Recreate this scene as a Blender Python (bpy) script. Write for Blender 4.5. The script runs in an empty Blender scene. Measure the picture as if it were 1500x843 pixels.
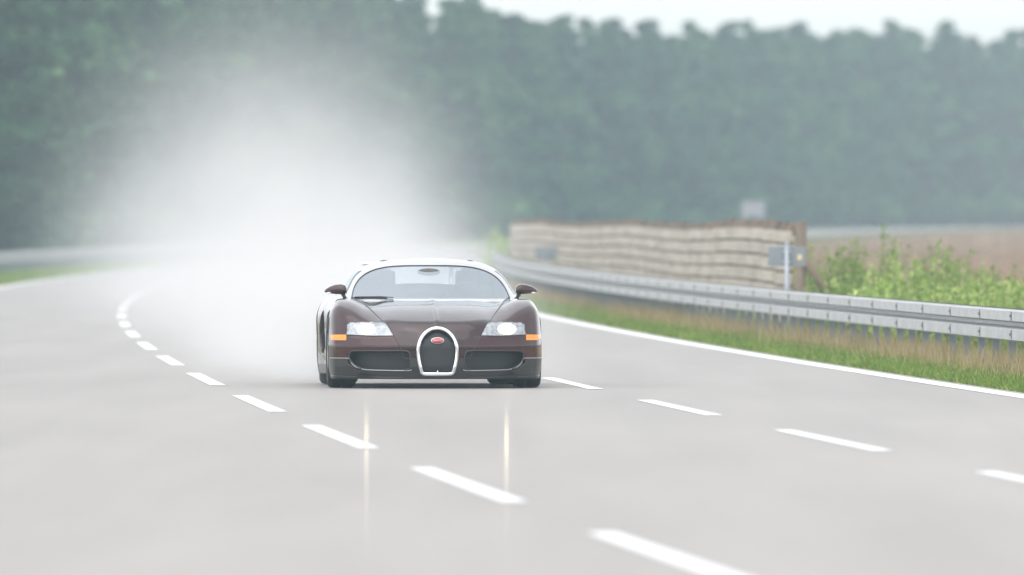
import bpy, bmesh, math, random
import numpy as np
from mathutils import Vector, Matrix

sc = bpy.context.scene
C = sc.collection
random.seed(7)
rng = np.random.default_rng(11)

# ------------------------------------------------------------------ camera
HCAM = 1.55
cam_d = bpy.data.cameras.new('camera')
cam = bpy.data.objects.new('camera', cam_d)
C.objects.link(cam)
cam.location = (0, 0, HCAM)
cam.rotation_euler = (math.radians(90) - 96.5 / 20126.0, 0, 0)
cam_d.sensor_width = 36.0
cam_d.lens = 20126.0 / 1500.0 * 36.0
cam_d.clip_start = 1.0
cam_d.clip_end = 6000.0
cam_d.dof.use_dof = True
cam_d.dof.focus_distance = 128.3
cam_d.dof.aperture_fstop = 3.9
sc.camera = cam

# ------------------------------------------------------------------ sky, sun, exposure
world = bpy.data.worlds.new('World')
sc.world = world
world.use_nodes = True
wt = world.node_tree
bg = wt.nodes['Background']
sky = wt.nodes.new('ShaderNodeTexSky')
sky.sky_type = 'NISHITA'
sky.sun_disc = False
SUN_EL, SUN_AZ = math.radians(66), math.radians(207)
sky.sun_elevation = SUN_EL
sky.sun_rotation = SUN_AZ
sky.air_density = 1.0
sky.dust_density = 0.7
sky.ozone_density = 1.0
hs = wt.nodes.new('ShaderNodeHueSaturation')          # an overcast sky: the blue mostly gone
hs.inputs['Saturation'].default_value = 0.12
wt.links.new(sky.outputs[0], hs.inputs['Color'])
tcw = wt.nodes.new('ShaderNodeTexCoord')              # the cloud layer: brighter overhead than low down
spw = wt.nodes.new('ShaderNodeSeparateXYZ')
wt.links.new(tcw.outputs['Generated'], spw.inputs[0])
nzw = wt.nodes.new('ShaderNodeTexNoise')
nzw.inputs['Scale'].default_value = 2.2
nzw.inputs['Detail'].default_value = 4
wt.links.new(tcw.outputs['Generated'], nzw.inputs['Vector'])
mrw = wt.nodes.new('ShaderNodeMapRange')
mrw.inputs['From Min'].default_value = 0.0
mrw.inputs['From Max'].default_value = 0.8
mrw.inputs['To Min'].default_value = 1.45
mrw.inputs['To Max'].default_value = 1.6
wt.links.new(spw.outputs[2], mrw.inputs['Value'])
nmw = wt.nodes.new('ShaderNodeMapRange')
nmw.inputs['From Min'].default_value = 0.3
nmw.inputs['From Max'].default_value = 0.7
nmw.inputs['To Min'].default_value = 0.8
nmw.inputs['To Max'].default_value = 1.2
wt.links.new(nzw.outputs['Fac'], nmw.inputs['Value'])
muw = wt.nodes.new('ShaderNodeMath')
muw.operation = 'MULTIPLY'
wt.links.new(mrw.outputs[0], muw.inputs[0])
wt.links.new(nmw.outputs[0], muw.inputs[1])
wt.links.new(muw.outputs[0], hs.inputs['Value'])
wt.links.new(hs.outputs[0], bg.inputs['Color'])
bg.inputs['Strength'].default_value = 0.13

sun_d = bpy.data.lights.new('sun', 'SUN')
sun_d.energy = 0.8
sun_d.angle = math.radians(80)
sun_d.color = (1.0, 0.96, 0.9)
sun = bpy.data.objects.new('sun', sun_d)
C.objects.link(sun)
sdir = Vector((math.sin(SUN_AZ) * math.cos(SUN_EL), math.cos(SUN_AZ) * math.cos(SUN_EL), math.sin(SUN_EL)))
sun.rotation_euler = sdir.to_track_quat('Z', 'Y').to_euler()
sun.location = (0, 0, 60)

sc.view_settings.view_transform = 'Standard'
sc.view_settings.look = 'None'
sc.view_settings.gamma = 1.0
sc.view_settings.use_curve_mapping = False
sc.view_settings.exposure = 0.80

cy = sc.cycles
cy.use_denoising = True
cy.max_bounces = 8
cy.diffuse_bounces = 3
cy.glossy_bounces = 4
cy.transparent_max_bounces = 16
cy.volume_bounces = 2
cy.volume_step_rate = 1.0
cy.volume_max_steps = 256
cy.sample_clamp_indirect = 8.0


# ------------------------------------------------------------------ helpers
def new_mat(name):
    m = bpy.data.materials.new(name)
    m.use_nodes = True
    return m, m.node_tree, m.node_tree.nodes['Principled BSDF']


def pmat(name, col, rough=0.5, metal=0.0, coat=0.0, noise=0.0, scale=8.0, spec=0.5, col2=None, stretch=None, bump=0.0, coat_rough=0.05):
    m, t, b = new_mat(name)
    b.inputs['Base Color'].default_value = (*col, 1)
    b.inputs['Roughness'].default_value = rough
    b.inputs['Metallic'].default_value = metal
    b.inputs['Coat Weight'].default_value = coat
    b.inputs['Coat Roughness'].default_value = coat_rough
    b.inputs['Specular IOR Level'].default_value = spec
    if noise > 0 or col2:
        tc = t.nodes.new('ShaderNodeTexCoord')
        mp = t.nodes.new('ShaderNodeMapping')
        nz = t.nodes.new('ShaderNodeTexNoise')
        nz.inputs['Scale'].default_value = scale
        nz.inputs['Detail'].default_value = 5
        if stretch:
            mp.inputs['Scale'].default_value = stretch
        mx = t.nodes.new('ShaderNodeMix')
        mx.data_type = 'RGBA'
        c2 = col2 if col2 else tuple(c * (1 - noise) for c in col)
        mx.inputs[6].default_value = (*col, 1)
        mx.inputs[7].default_value = (*c2, 1)
        rp = t.nodes.new('ShaderNodeValToRGB')
        rp.color_ramp.elements[0].position = 0.35
        rp.color_ramp.elements[1].position = 0.65
        t.links.new(tc.outputs['Object'], mp.inputs['Vector'])
        t.links.new(mp.outputs[0], nz.inputs['Vector'])
        t.links.new(nz.outputs['Fac'], rp.inputs[0])
        t.links.new(rp.outputs[0], mx.inputs[0])
        t.links.new(mx.outputs[2], b.inputs['Base Color'])
        if bump > 0:
            bp = t.nodes.new('ShaderNodeBump')
            bp.inputs['Strength'].default_value = bump
            t.links.new(nz.outputs['Fac'], bp.inputs['Height'])
            t.links.new(bp.outputs[0], b.inputs['Normal'])
    return m


def link(name, me, parent=None, mats=()):
    o = bpy.data.objects.new(name, me)
    C.objects.link(o)
    for m in mats:
        if m and m.name not in [x.name for x in me.materials if x]:
            me.materials.append(m)
    if parent is not None:
        o.parent = parent
    return o


def mesh_np(name, V, F, smooth=False):
    """mesh from vertex array and a list/array of faces"""
    me = bpy.data.meshes.new(name)
    me.from_pydata([tuple(v) for v in V], [], [tuple(int(i) for i in f) for f in F])
    if smooth:
        me.polygons.foreach_set('use_smooth', [True] * len(me.polygons))
    me.update()
    return me


def thing(name, label, cat, loc=(0, 0, 0), rz=0.0, group=None):
    o = bpy.data.objects.new(name, None)
    C.objects.link(o)
    o.location = loc
    o.rotation_euler = (0, 0, rz)
    o['label'] = label
    o['category'] = cat
    if group:
        o['group'] = group
    return o


class MB:
    """collects shapes and links them as one mesh"""
    def __init__(self):
        self.V, self.F, self.M = [], [], []

    def add(self, V, F, mi=0):
        n = len(self.V)
        self.V += [tuple(v) for v in V]
        self.F += [tuple(i + n for i in f) for f in F]
        self.M += [mi] * len(F)
        return self

    def box(self, c, s, mi=0, rot=None):
        hx, hy, hz = s[0] / 2, s[1] / 2, s[2] / 2
        vs = [Vector((x, y, z)) for x in (-hx, hx) for y in (-hy, hy) for z in (-hz, hz)]
        if rot is not None:
            vs = [rot @ v for v in vs]
        vs = [v + Vector(c) for v in vs]
        return self.add(vs, [(0, 1, 3, 2), (4, 6, 7, 5), (0, 4, 5, 1), (2, 3, 7, 6), (0, 2, 6, 4), (1, 5, 7, 3)], mi)

    def tube(self, pts, r, n=8, mi=0, cap=True, flat=1.0):
        pts = [Vector(p) for p in pts]
        rs = r if hasattr(r, '__len__') else [r] * len(pts)
        V, F = [], []
        run = [sum(abs((pts[i + 1] - pts[i]).normalized()[k]) for i in range(len(pts) - 1)) for k in range(3)]
        k0 = min((1, 0, 2), key=lambda k: round(run[k], 3))
        up = Vector([float(k == k0) for k in range(3)])
        for i, p in enumerate(pts):
            a = pts[max(i - 1, 0)]
            b = pts[min(i + 1, len(pts) - 1)]
            d = (b - a).normalized()
            s = d.cross(up)
            if s.length < 1e-3:
                s = d.cross(Vector((.3, .5, .8)))
            s.normalize()
            u = s.cross(d).normalized()
            for k in range(n):
                an = 2 * math.pi * k / n
                V.append(p + s * math.cos(an) * rs[i] + u * math.sin(an) * rs[i] * flat)
        for i in range(len(pts) - 1):
            for k in range(n):
                F.append((i * n + k, i * n + (k + 1) % n, (i + 1) * n + (k + 1) % n, (i + 1) * n + k))
        if cap:
            F.append(tuple(range(n))[::-1])
            F.append(tuple((len(pts) - 1) * n + k for k in range(n)))
        return self.add(V, F, mi)

    def lathe(self, prof, axis='x', n=48, c=(0, 0, 0), mi=0):
        """prof: (axial, radius) pairs"""
        V, F = [], []
        for a, r in prof:
            for k in range(n):
                t = 2 * math.pi * k / n
                q = (a, r * math.cos(t), r * math.sin(t)) if axis == 'x' else ((r * math.cos(t), a, r * math.sin(t)) if axis == 'y' else (r * math.cos(t), r * math.sin(t), a))
                V.append((q[0] + c[0], q[1] + c[1], q[2] + c[2]))
        for i in range(len(prof) - 1):
            for k in range(n):
                F.append((i * n + k, i * n + (k + 1) % n, (i + 1) * n + (k + 1) % n, (i + 1) * n + k))
        return self.add(V, F, mi)

    def ellipsoid(self, c, r, mi=0, n=24, m=12):
        V, F = [], []
        for i in range(m + 1):
            th = math.pi * i / m
            for k in range(n):
                ph = 2 * math.pi * k / n
                V.append((c[0] + r[0] * math.sin(th) * math.cos(ph), c[1] + r[1] * math.sin(th) * math.sin(ph), c[2] + r[2] * math.cos(th)))
        for i in range(m):
            for k in range(n):
                F.append((i * n + k, (i + 1) * n + k, (i + 1) * n + (k + 1) % n, i * n + (k + 1) % n))
        return self.add(V, F, mi)

    def build(self, name, mats, parent=None, smooth=False, bevel=0.0):
        me = bpy.data.meshes.new(name)
        me.from_pydata(self.V, [], self.F)
        mats = mats if isinstance(mats, (list, tuple)) else [mats]
        for m in mats:
            me.materials.append(m)
        me.polygons.foreach_set('material_index', self.M)
        bm = bmesh.new()
        bm.from_mesh(me)
        bmesh.ops.recalc_face_normals(bm, faces=bm.faces)
        if bevel > 0:
            bmesh.ops.bevel(bm, geom=list(bm.edges), offset=bevel, segments=2, affect='EDGES', profile=0.6)
        bm.to_mesh(me)
        bm.free()
        me.polygons.foreach_set('use_smooth', [smooth] * len(me.polygons))
        me.update()
        return link(name, me, parent)


# ------------------------------------------------------------------ the course of the road
def A(Y):                       # the dashed line left of the car
    return 4.846 - 0.0707 * Y + 0.9225e-4 * Y * Y


def slope(Y):
    return -0.0707 + 1.845e-4 * Y


def E(Y):                       # right edge line
    return A(Y) + 6.93


def L(Y):                       # left edge line
    return A(Y) - 3.62


def sstep(a, b, x):
    t = np.clip((x - a) / (b - a), 0, 1)
    return t * t * (3 - 2 * t)


def G(Y):                       # the land rises a little in the distance
    return 1.12 * sstep(430, 1150, Y)


def off_z(o):                   # ground height against the sideways distance from the road's right edge line
    return float(np.interp(o, [-30, -13.2, -11.1, -10.9, 0.25, 0.4, 0.9, 1.4, 2.1, 2.8, 6, 60], [-0.1, -0.1, -0.04, -0.03, -0.03, -0.025, 0.0, 0.03, 0.0, -0.12, -0.15, -0.15]))


# ------------------------------------------------------------------ materials of the land
def ground_material():
    m, t, b = new_mat('ground_soil')
    tc = t.nodes.new('ShaderNodeTexCoord')
    mp = t.nodes.new('ShaderNodeMapping')
    mp.inputs['Scale'].default_value = (1, 0.12, 1)
    nz = t.nodes.new('ShaderNodeTexNoise')
    nz.inputs['Scale'].default_value = 0.22
    nz.inputs['Detail'].default_value = 8
    rp = t.nodes.new('ShaderNodeValToRGB')
    e = rp.color_ramp.elements
    e[0].position, e[0].color = 0.32, (0.30, 0.21, 0.145, 1)
    e[1].position, e[1].color = 0.68, (0.54, 0.39, 0.245, 1)
    x = e.new(0.5)
    x.color = (0.44, 0.30, 0.19, 1)
    t.links.new(tc.outputs['Object'], mp.inputs[0])
    t.links.new(mp.outputs[0], nz.inputs['Vector'])
    t.links.new(nz.outputs['Fac'], rp.inputs[0])
    t.links.new(rp.outputs[0], b.inputs['Base Color'])
    b.inputs['Roughness'].default_value = 0.95
    b.inputs['Specular IOR Level'].default_value = 0.1
    return m


def road_material():
    m, t, b = new_mat('damp_concrete')
    tc = t.nodes.new('ShaderNodeTexCoord')
    mp = t.nodes.new('ShaderNodeMapping')
    mp.inputs['Rotation'].default_value = (0, 0, -0.05)
    mp.inputs['Scale'].default_value = (1, 0.05, 1)
    nz = t.nodes.new('ShaderNodeTexNoise')
    nz.inputs['Scale'].default_value = 1.1
    nz.inputs['Detail'].default_value = 6
    rp = t.nodes.new('ShaderNodeValToRGB')
    e = rp.color_ramp.elements
    e[0].position, e[0].color = 0.3, (0.300, 0.282, 0.267, 1)
    e[1].position, e[1].color = 0.7, (0.350, 0.329, 0.311, 1)
    n2 = t.nodes.new('ShaderNodeTexNoise')
    n2.inputs['Scale'].default_value = 0.35
    n2.inputs['Detail'].default_value = 3
    r2 = t.nodes.new('ShaderNodeMapRange')
    r2.inputs['To Min'].default_value = 0.56
    r2.inputs['To Max'].default_value = 0.68
    t.links.new(tc.outputs['Object'], mp.inputs[0])
    t.links.new(mp.outputs[0], nz.inputs['Vector'])
    t.links.new(mp.outputs[0], n2.inputs['Vector'])
    t.links.new(nz.outputs['Fac'], rp.inputs[0])
    t.links.new(rp.outputs[0], b.inputs['Base Color'])
    t.links.new(n2.outputs['Fac'], r2.inputs['Value'])
    t.links.new(r2.outputs[0], b.inputs['Roughness'])
    b.inputs['Specular IOR Level'].default_value = 0.4
    # a thin, patchy film of water
    gl = t.nodes.new('ShaderNodeBsdfGlossy')
    gl.inputs['Roughness'].default_value = 0.07
    r3 = t.nodes.new('ShaderNodeMapRange')
    r3.inputs['From Min'].default_value = 0.35
    r3.inputs['From Max'].default_value = 0.65
    r3.inputs['To Min'].default_value = 0.018
    r3.inputs['To Max'].default_value = 0.034
    t.links.new(n2.outputs['Fac'], r3.inputs['Value'])
    mx = t.nodes.new('ShaderNodeMixShader')
    t.links.new(r3.outputs[0], mx.inputs[0])
    t.links.new(b.outputs[0], mx.inputs[1])
    t.links.new(gl.outputs[0], mx.inputs[2])
    t.links.new(mx.outputs[0], t.nodes['Material Output'].inputs['Surface'])
    return m


MAT_GROUND = ground_material()
MAT_ROAD = road_material()
MAT_PAINT_LINE = pmat('road_paint', (0.82, 0.82, 0.82), 0.5, noise=0.08, scale=3)
MAT_STEEL = pmat('galvanised_steel', (0.50, 0.51, 0.52), 0.5, 0.35, noise=0.18, scale=1.3, stretch=(3, 3, 8))
MAT_BOLT = pmat('dark_bolt', (0.08, 0.08, 0.09), 0.6)
MAT_POST = pmat('post_steel', (0.36, 0.40, 0.46), 0.55, 0.3, noise=0.3, scale=4)

# ground: one sheet in rows across the road
Ys = np.concatenate([np.arange(-300, 60, 40), np.arange(60, 600, 6), np.arange(600, 1000, 20), np.arange(1000, 1801, 50)]).astype(float)
offs = np.array([-420, -200, -90, -40, -20, -13.2, -11.1, -10.9, -6, 0, 0.25, 0.4, 0.9, 1.4, 2.1, 2.8, 4, 6, 12, 30, 80, 200, 420], float)
V, F = [], []
for Y in Ys:
    Yc = min(max(Y, -60), 1450)
    for o in offs:
        V.append((E(Yc) + o, Y, G(Y) + off_z(o)))
n = len(offs)
for i in range(len(Ys) - 1):
    for j in range(n - 1):
        F.append((i * n + j, i * n + j + 1, (i + 1) * n + j + 1, (i + 1) * n + j))
o = link('ground', mesh_np('ground', V, F, True), None, [MAT_GROUND])
o['kind'] = 'structure'
o['label'] = 'flat land of dry tan heath on both sides of the road'


def strip(name, f0, f1, Y0, Y1, dz, mat, step=6.0):
    ys = np.arange(Y0, Y1 + 0.1, step)
    V, F = [], []
    for Y in ys:
        V += [(f0(Y), Y, G(Y) + dz), (f1(Y), Y, G(Y) + dz)]
    for i in range(len(ys) - 1):
        F.append((2 * i, 2 * i + 1, 2 * i + 3, 2 * i + 2))
    return V, F


V, F = strip('road', lambda Y: L(Y) - 0.28, lambda Y: E(Y) + 0.22, -60, 1400, 0.0, MAT_ROAD)
o = link('road', mesh_np('road', V, F, True), None, [MAT_ROAD])
o['kind'] = 'structure'
o['label'] = 'wide pale concrete motorway curving away to the right'

MAT_VERGE = pmat('verge_turf', (0.11, 0.14, 0.05), .95, col2=(0.17, 0.15, 0.075), scale=1.6, spec=.1, noise=.3)


def verge_sheet(name, func, os_, Y0, Y1, label):
    ys = np.arange(Y0, Y1 + .1, 6.0)
    V, F = [], []
    for Y in ys:
        for o_ in os_:
            xo = func(Y) + o_
            V.append((xo, Y, G(Y) + off_z(xo - E(Y)) + .006))
    n = len(os_)
    for i in range(len(ys) - 1):
        for j in range(n - 1):
            F.append((i * n + j, i * n + j + 1, (i + 1) * n + j + 1, (i + 1) * n + j))
    o = link(name, mesh_np(name, V, F, True), None, [MAT_VERGE])
    o['kind'] = 'structure'
    o['label'] = label


verge_sheet('verge_ground', E, [.25, .4, .9, 1.4, 2.1, 2.8, 4, 6], -60, 1200, 'turf strip along the right edge of the road')
verge_sheet('verge_ground', L, [-34, -20, -9, -2.66, -.56, -.36, -.30], -60, 1200, 'turf strip along the left edge of the road')

mb = MB()
mb.add(*strip('', lambda Y: L(Y) - 0.1, lambda Y: L(Y) + 0.1, 40, 1300, 0.004, None))
mb.add(*strip('', lambda Y: E(Y) - 0.14, lambda Y: E(Y) + 0.1, 40, 1300, 0.004, None))
for k in range(-2, 50):
    y1 = 68.4 + 18.0 * k
    y0 = y1 - 10.6
    mb.add(*strip('', lambda Y: A(Y) - 0.075, lambda Y: A(Y) + 0.075, y0, y1, 0.004, None, step=10.6 / 4))
    y1 = 85.0 + 17.1 * k
    y0 = y1 - 9.4
    if y0 > 30:
        mb.add(*strip('', lambda Y: A(Y) + 3.42 - 0.075, lambda Y: A(Y) + 3.42 + 0.075, y0, y1, 0.004, None, step=9.4 / 4))
o = mb.build('road_markings', MAT_PAINT_LINE)
o['kind'] = 'structure'
o['label'] = 'white edge lines and lane dashes painted on the road'

# ------------------------------------------------------------------ guardrails
PROF = [(0, .312), (.07, .308), (.08, .298), (.08, .203), (.065, .196), (-.04, .178), (-.04, .142), (.065, .124), (.08, .117), (.08, .012), (.07, .002), (0, 0)]


def beam_mesh(length):
    mb = MB()
    V, F = [], []
    t = 0.006
    for y in (0.0, length):
        for d, z in PROF:
            V.append((-d, y, z))
        for d, z in PROF:
            V.append((-d + t + .004, y, z))
    n = len(PROF)
    for i in range(n - 1):
        F.append((i, i + 1, 2 * n + i + 1, 2 * n + i))
        F.append((n + i, 3 * n + i, 3 * n + i + 1, n + i + 1))
    F.append((0, 2 * n, 3 * n, n))
    F.append((n - 1, 2 * n - 1, 4 * n - 1, 3 * n - 1))
    mb.add(V, F)
    for z in (.065, .25):                       # bolts and shadow gap of the lap joint
        mb.box((-.0815, .02, z), (.006, .05, .088), 1)
        mb.box((-.083, .14, z), (.008, .05, .026), 1)
    return mb


def guardrail(name, label, func, off, Y0, Y1, side, step=4.0, ztop=0.66, gnd=-0.10):
    root = thing(name, label, 'guardrail', (func(Y0) + off, Y0, 0))
    base = Matrix.Translation(root.location).inverted()
    bm_ = beam_mesh(3.975)
    proto = None
    pp = None
    npost = 0
    far = MB()
    Y = Y0
    while Y < Y1:
        x0, x1 = func(Y) + off, func(Y + step) + off
        ang = -math.atan2(x1 - x0, step)
        if proto is None:
            proto = bm_.build('beam', [MAT_STEEL, MAT_BOLT], root)
            b = proto
        else:
            b = proto.copy()
            C.objects.link(b)
            b.parent = root
        b.location = (x0 - root.location.x, Y - root.location.y, G(Y) + ztop - .31)
        b.rotation_euler = (0, 0, ang)
        if side < 0:
            b.rotation_euler = (0, 0, ang)
            b.scale = (-1, 1, 1)
        for q in (0.1, 2.0):
            yy = Y + q
            xx = func(yy) + off + 0.095 * side
            hgt = ztop - .03 - gnd + .15
            zc = G(yy) + ztop - .03 - hgt / 2
            npost += 1
            if npost <= 100:
                if pp is None:
                    m2 = MB()
                    m2.box((-.035, 0, 0), (.008, .05, hgt))
                    m2.box((.035, 0, 0), (.008, .05, hgt))
                    m2.box((0, 0.01, 0), (.061, .008, hgt))
                    pp = m2.build('post', MAT_POST, root)
                    p = pp
                else:
                    p = pp.copy()
                    C.objects.link(p)
                    p.parent = root
                p.location = (xx - root.location.x, yy - root.location.y, zc)
            else:
                far.box((xx - root.location.x, yy - root.location.y, zc), (.1, .05, hgt))
        Y += step
    if far.V:
        f = far.build('post', MAT_POST, root)
        f['kind'] = 'stuff'
    # the rail on the far face of the posts
    rb = MB()
    ys = np.arange(Y0, Y1 + 1, step)
    V, F = [], []
    for yy in ys:
        xx = func(yy) + off + .15 * side - root.location.x
        for d, z in ((0, .3), (.05 * side, .29), (.05 * side, .2), (0, .16), (.05 * side, .11), (.05 * side, .02), (0, .0)):
            V.append((xx + d, yy - Y0, G(yy) + ztop - .31 + z + .012))
    for i in range(len(ys) - 1):
        for k in range(6):
            F.append((i * 7 + k, i * 7 + k + 1, (i + 1) * 7 + k + 1, (i + 1) * 7 + k))
    rb.add(V, F)
    rb.build('rear_beam', MAT_STEEL, root)
    return root


guardrail('guardrail', 'long grey steel guardrail on close posts in front of the wooden fence', E, 1.32, 114.0, 510.0, 1)
guardrail('guardrail', 'blurred grey guardrail below the dark wood beyond the far left lane', L, -2.45, 300.0, 690.0, -1)

# ------------------------------------------------------------------ wooden fence
MAT_BOARD = pmat('weathered_board', (0.54, 0.49, 0.41), 0.85, col2=(0.40, 0.35, 0.29), scale=0.6, noise=.2, stretch=(2, .6, 8))
MAT_BROWN = pmat('brown_wood', (0.25, 0.185, 0.13), 0.85, col2=(0.12, 0.085, 0.058), scale=0.8, noise=.3)
MAT_FPOST = pmat('post_wood', (0.30, 0.24, 0.18), 0.85, col2=(0.19, 0.15, 0.115), scale=3, noise=.3)


def fence_x(Y):
    return np.interp(Y, [200, 345], [4.06, -0.05]) + 0.2 * math.sin((Y - 200) / 145 * math.pi)


fx0 = fence_x(200)
fence = thing('board_fence', 'low weathered plank fence with ragged brown top behind the guardrail', 'fence', (fx0, 200, -0.15))
Y = 200.0
pi = 0
while Y < 344:
    plen = 4.8
    x0, x1 = fence_x(Y) - fx0, fence_x(Y + plen) - fx0
    dz = 0.028 * math.sin(pi * 0.55) + random.uniform(-.007, .007) + 0.0003 * (Y - 200)
    mb = MB()
    nb = 7
    for r in range(nb):
        z0 = 0.17 + r * 0.205 + dz
        jj = [random.uniform(-.005, .005) for _ in range(2)]
        t = 0.05
        a, b = (x0, Y - 200 + .02), (x1, Y - 200 + plen - random.uniform(.03, .12))
        V = []
        for (px, py), q in ((a, jj[0]), (b, jj[1])):
            V += [(px - .034, py, z0 + q), (px - .024, py, z0 + .168 + q), (px - .024 + t, py, z0 + .168 + q), (px - .034 + t, py, z0 + q)]
        mb.add(V, [(0, 1, 5, 4), (1, 2, 6, 5), (2, 3, 7, 6), (3, 0, 4, 7), (0, 3, 2, 1), (4, 5, 6, 7)])
    for r in range(nb):
        zz = 0.17 + r * 0.205 + dz + .187
        mb.box(((x0 + x1) / 2 + .012, Y - 200 + plen / 2, zz), (.046, plen * .985, .075), 1, Matrix.Rotation(-math.atan2(x1 - x0, plen), 3, 'Z'))
    mb.build('panel', [MAT_BOARD, MAT_BROWN], fence)
    mb = MB()
    s = 0.0
    while s < plen - .5:
        w = random.uniform(.8, 2.2)
        if random.random() < 1.1:
            fr = (s + w / 2) / plen
            mb.box((x0 + (x1 - x0) * fr + .05, Y - 200 + s + w / 2, 1.60 + dz + random.uniform(-.02, .012)), (.05, w * .9, random.uniform(.17, .21)),
                   0, Matrix.Rotation(random.uniform(-.004, .004), 3, 'X') @ Matrix.Rotation(-math.atan2(x1 - x0, plen), 3, 'Z'))
        s += w
    mb.build('top_board', MAT_BROWN, fence)
    mb = MB()
    mb.box((x0 + .13, Y - 200, 0.78), (.1, .1, 1.7))
    mb.build('post', MAT_BROWN, fence)
    Y += plen
    pi += 1
mb = MB()
mb.tube([(.13, -.5, -.2), (.13, -.5, 1.70)], .085, 10)
mb.build('end_post', MAT_FPOST, fence)
mb = MB()
mb.tube([(.66, -.7, 0.45), (.2, -.62, 1.12)], .06, 8)
mb.tube([(.95, -.75, 0.0), (.66, -.7, 0.45)], .06, 8)
mb.build('brace', MAT_BROWN, fence)

# ------------------------------------------------------------------ small signs
MAT_SIGNBACK = pmat('sign_back', (0.27, 0.30, 0.325), 0.6, 0.2, noise=.15, scale=5)
MAT_POLE = pmat('zinc_pole', (0.42, 0.45, 0.50), 0.5, 0.4, noise=.15, scale=6)
MAT_STICK = pmat('yellow_sticker', (0.72, 0.56, 0.32), 0.6)
MAT_PALE = pmat('pale_board', (0.30, 0.325, 0.37), 0.6, noise=.1, scale=2)
s1 = thing('marker_sign', 'grey double marker sign on pole before the end of the fence', 'sign', (3.70, 185, -.15), 0.0)
mb = MB(); mb.tube([(0, 0, -.1), (0, 0, 1.40)], .03, 10); mb.ellipsoid((0, 0, 1.40), (.036, .036, .02)); mb.build('pole', MAT_POLE, s1, True)
mb = MB(); mb.box((0, 0, 0), (.225, .02, .255)); p = mb.build('sign_panel', MAT_SIGNBACK, s1, bevel=.006); p.location = (-.135, .05, 1.235)
mb = MB(); mb.box((0, 0, 0), (.235, .02, .26)); p = mb.build('sign_panel', MAT_SIGNBACK, s1, bevel=.006); p.location = (.135, .05, 1.23); p.rotation_euler = (0, .03, -.1)
mb = MB(); mb.box((.04, -.014, -.01), (.06, .004, .075)); q = mb.build('sticker', MAT_STICK, p, bevel=.001)
mb = MB()
for z in (1.16, 1.30):
    mb.box((0, .022, z), (.12, .035, .03))
mb.build('bracket', MAT_POLE, s1)
s2 = thing('marker_sign', 'small blurred grey sign before the far end of the fence', 'sign', (0.74, 298, -.13))
mb = MB(); mb.tube([(0, 0, -.1), (0, 0, 1.0)], .03, 10); mb.build('pole', MAT_POLE, s2, True)
for k in (-1, 1):
    mb = MB(); mb.box((0, 0, 0), (.23, .02, .26)); p = mb.build('sign_panel', MAT_SIGNBACK, s2, bevel=.006); p.location = (.128 * k, -.045, 1.0)
s3 = thing('sign_board', 'pale blurred board standing up behind the top of the fence', 'sign', (8.77, 500, -.15))
mb = MB(); mb.box((0, 0, 2.15), (.85, .03, .55)); mb.build('board', MAT_PALE, s3, bevel=.01)
for k in (-.3, .3):
    mb = MB(); mb.tube([(k, .05, -.1), (k, .05, 2.35)], .035, 8); mb.build('pole', MAT_POLE, s3, True)

# ------------------------------------------------------------------ plants
def foliage_material(name, c1, c2, c3, clump=1.5, lo=.8, hi=1.25, thru=.4):
    m, t, b = new_mat(name)
    geo = t.nodes.new('ShaderNodeNewGeometry')
    rp = t.nodes.new('ShaderNodeValToRGB')
    e = rp.color_ramp.elements
    e[0].position, e[0].color = 0.0, (*c1, 1)
    e[1].position, e[1].color = 1.0, (*c3, 1)
    x = e.new(0.55)
    x.color = (*c2, 1)
    t.links.new(geo.outputs['Random Per Island'], rp.inputs[0])
    oi = t.nodes.new('ShaderNodeObjectInfo')
    hsv = t.nodes.new('ShaderNodeHueSaturation')
    mr = t.nodes.new('ShaderNodeMapRange')
    mr.inputs['To Min'].default_value = 0.65
    mr.inputs['To Max'].default_value = 1.35
    t.links.new(oi.outputs['Random'], mr.inputs['Value'])
    tcf = t.nodes.new('ShaderNodeTexCoord')
    nf = t.nodes.new('ShaderNodeTexNoise')
    nf.inputs['Scale'].default_value = clump
    nf.inputs['Detail'].default_value = 2
    t.links.new(tcf.outputs['Object'], nf.inputs['Vector'])
    mf = t.nodes.new('ShaderNodeMapRange')
    mf.inputs['From Min'].default_value = 0.35
    mf.inputs['From Max'].default_value = 0.65
    mf.inputs['To Min'].default_value = lo
    mf.inputs['To Max'].default_value = hi
    t.links.new(nf.outputs['Fac'], mf.inputs['Value'])
    mv = t.nodes.new('ShaderNodeMath')
    mv.operation = 'MULTIPLY'
    t.links.new(mr.outputs[0], mv.inputs[0])
    t.links.new(mf.outputs[0], mv.inputs[1])
    t.links.new(mv.outputs[0], hsv.inputs['Value'])
    t.links.new(rp.outputs[0], hsv.inputs['Color'])
    t.links.new(hsv.outputs[0], b.inputs['Base Color'])
    b.inputs['Roughness'].default_value = 0.75
    b.inputs['Specular IOR Level'].default_value = 0.2
    tr = t.nodes.new('ShaderNodeBsdfTranslucent')
    t.links.new(hsv.outputs[0], tr.inputs['Color'])
    mx = t.nodes.new('ShaderNodeMixShader')
    mx.inputs[0].default_value = thru
    t.links.new(b.outputs[0], mx.inputs[1])
    t.links.new(tr.outputs[0], mx.inputs[2])
    t.links.new(mx.outputs[0], t.nodes['Material Output'].inputs['Surface'])
    return m


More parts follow.
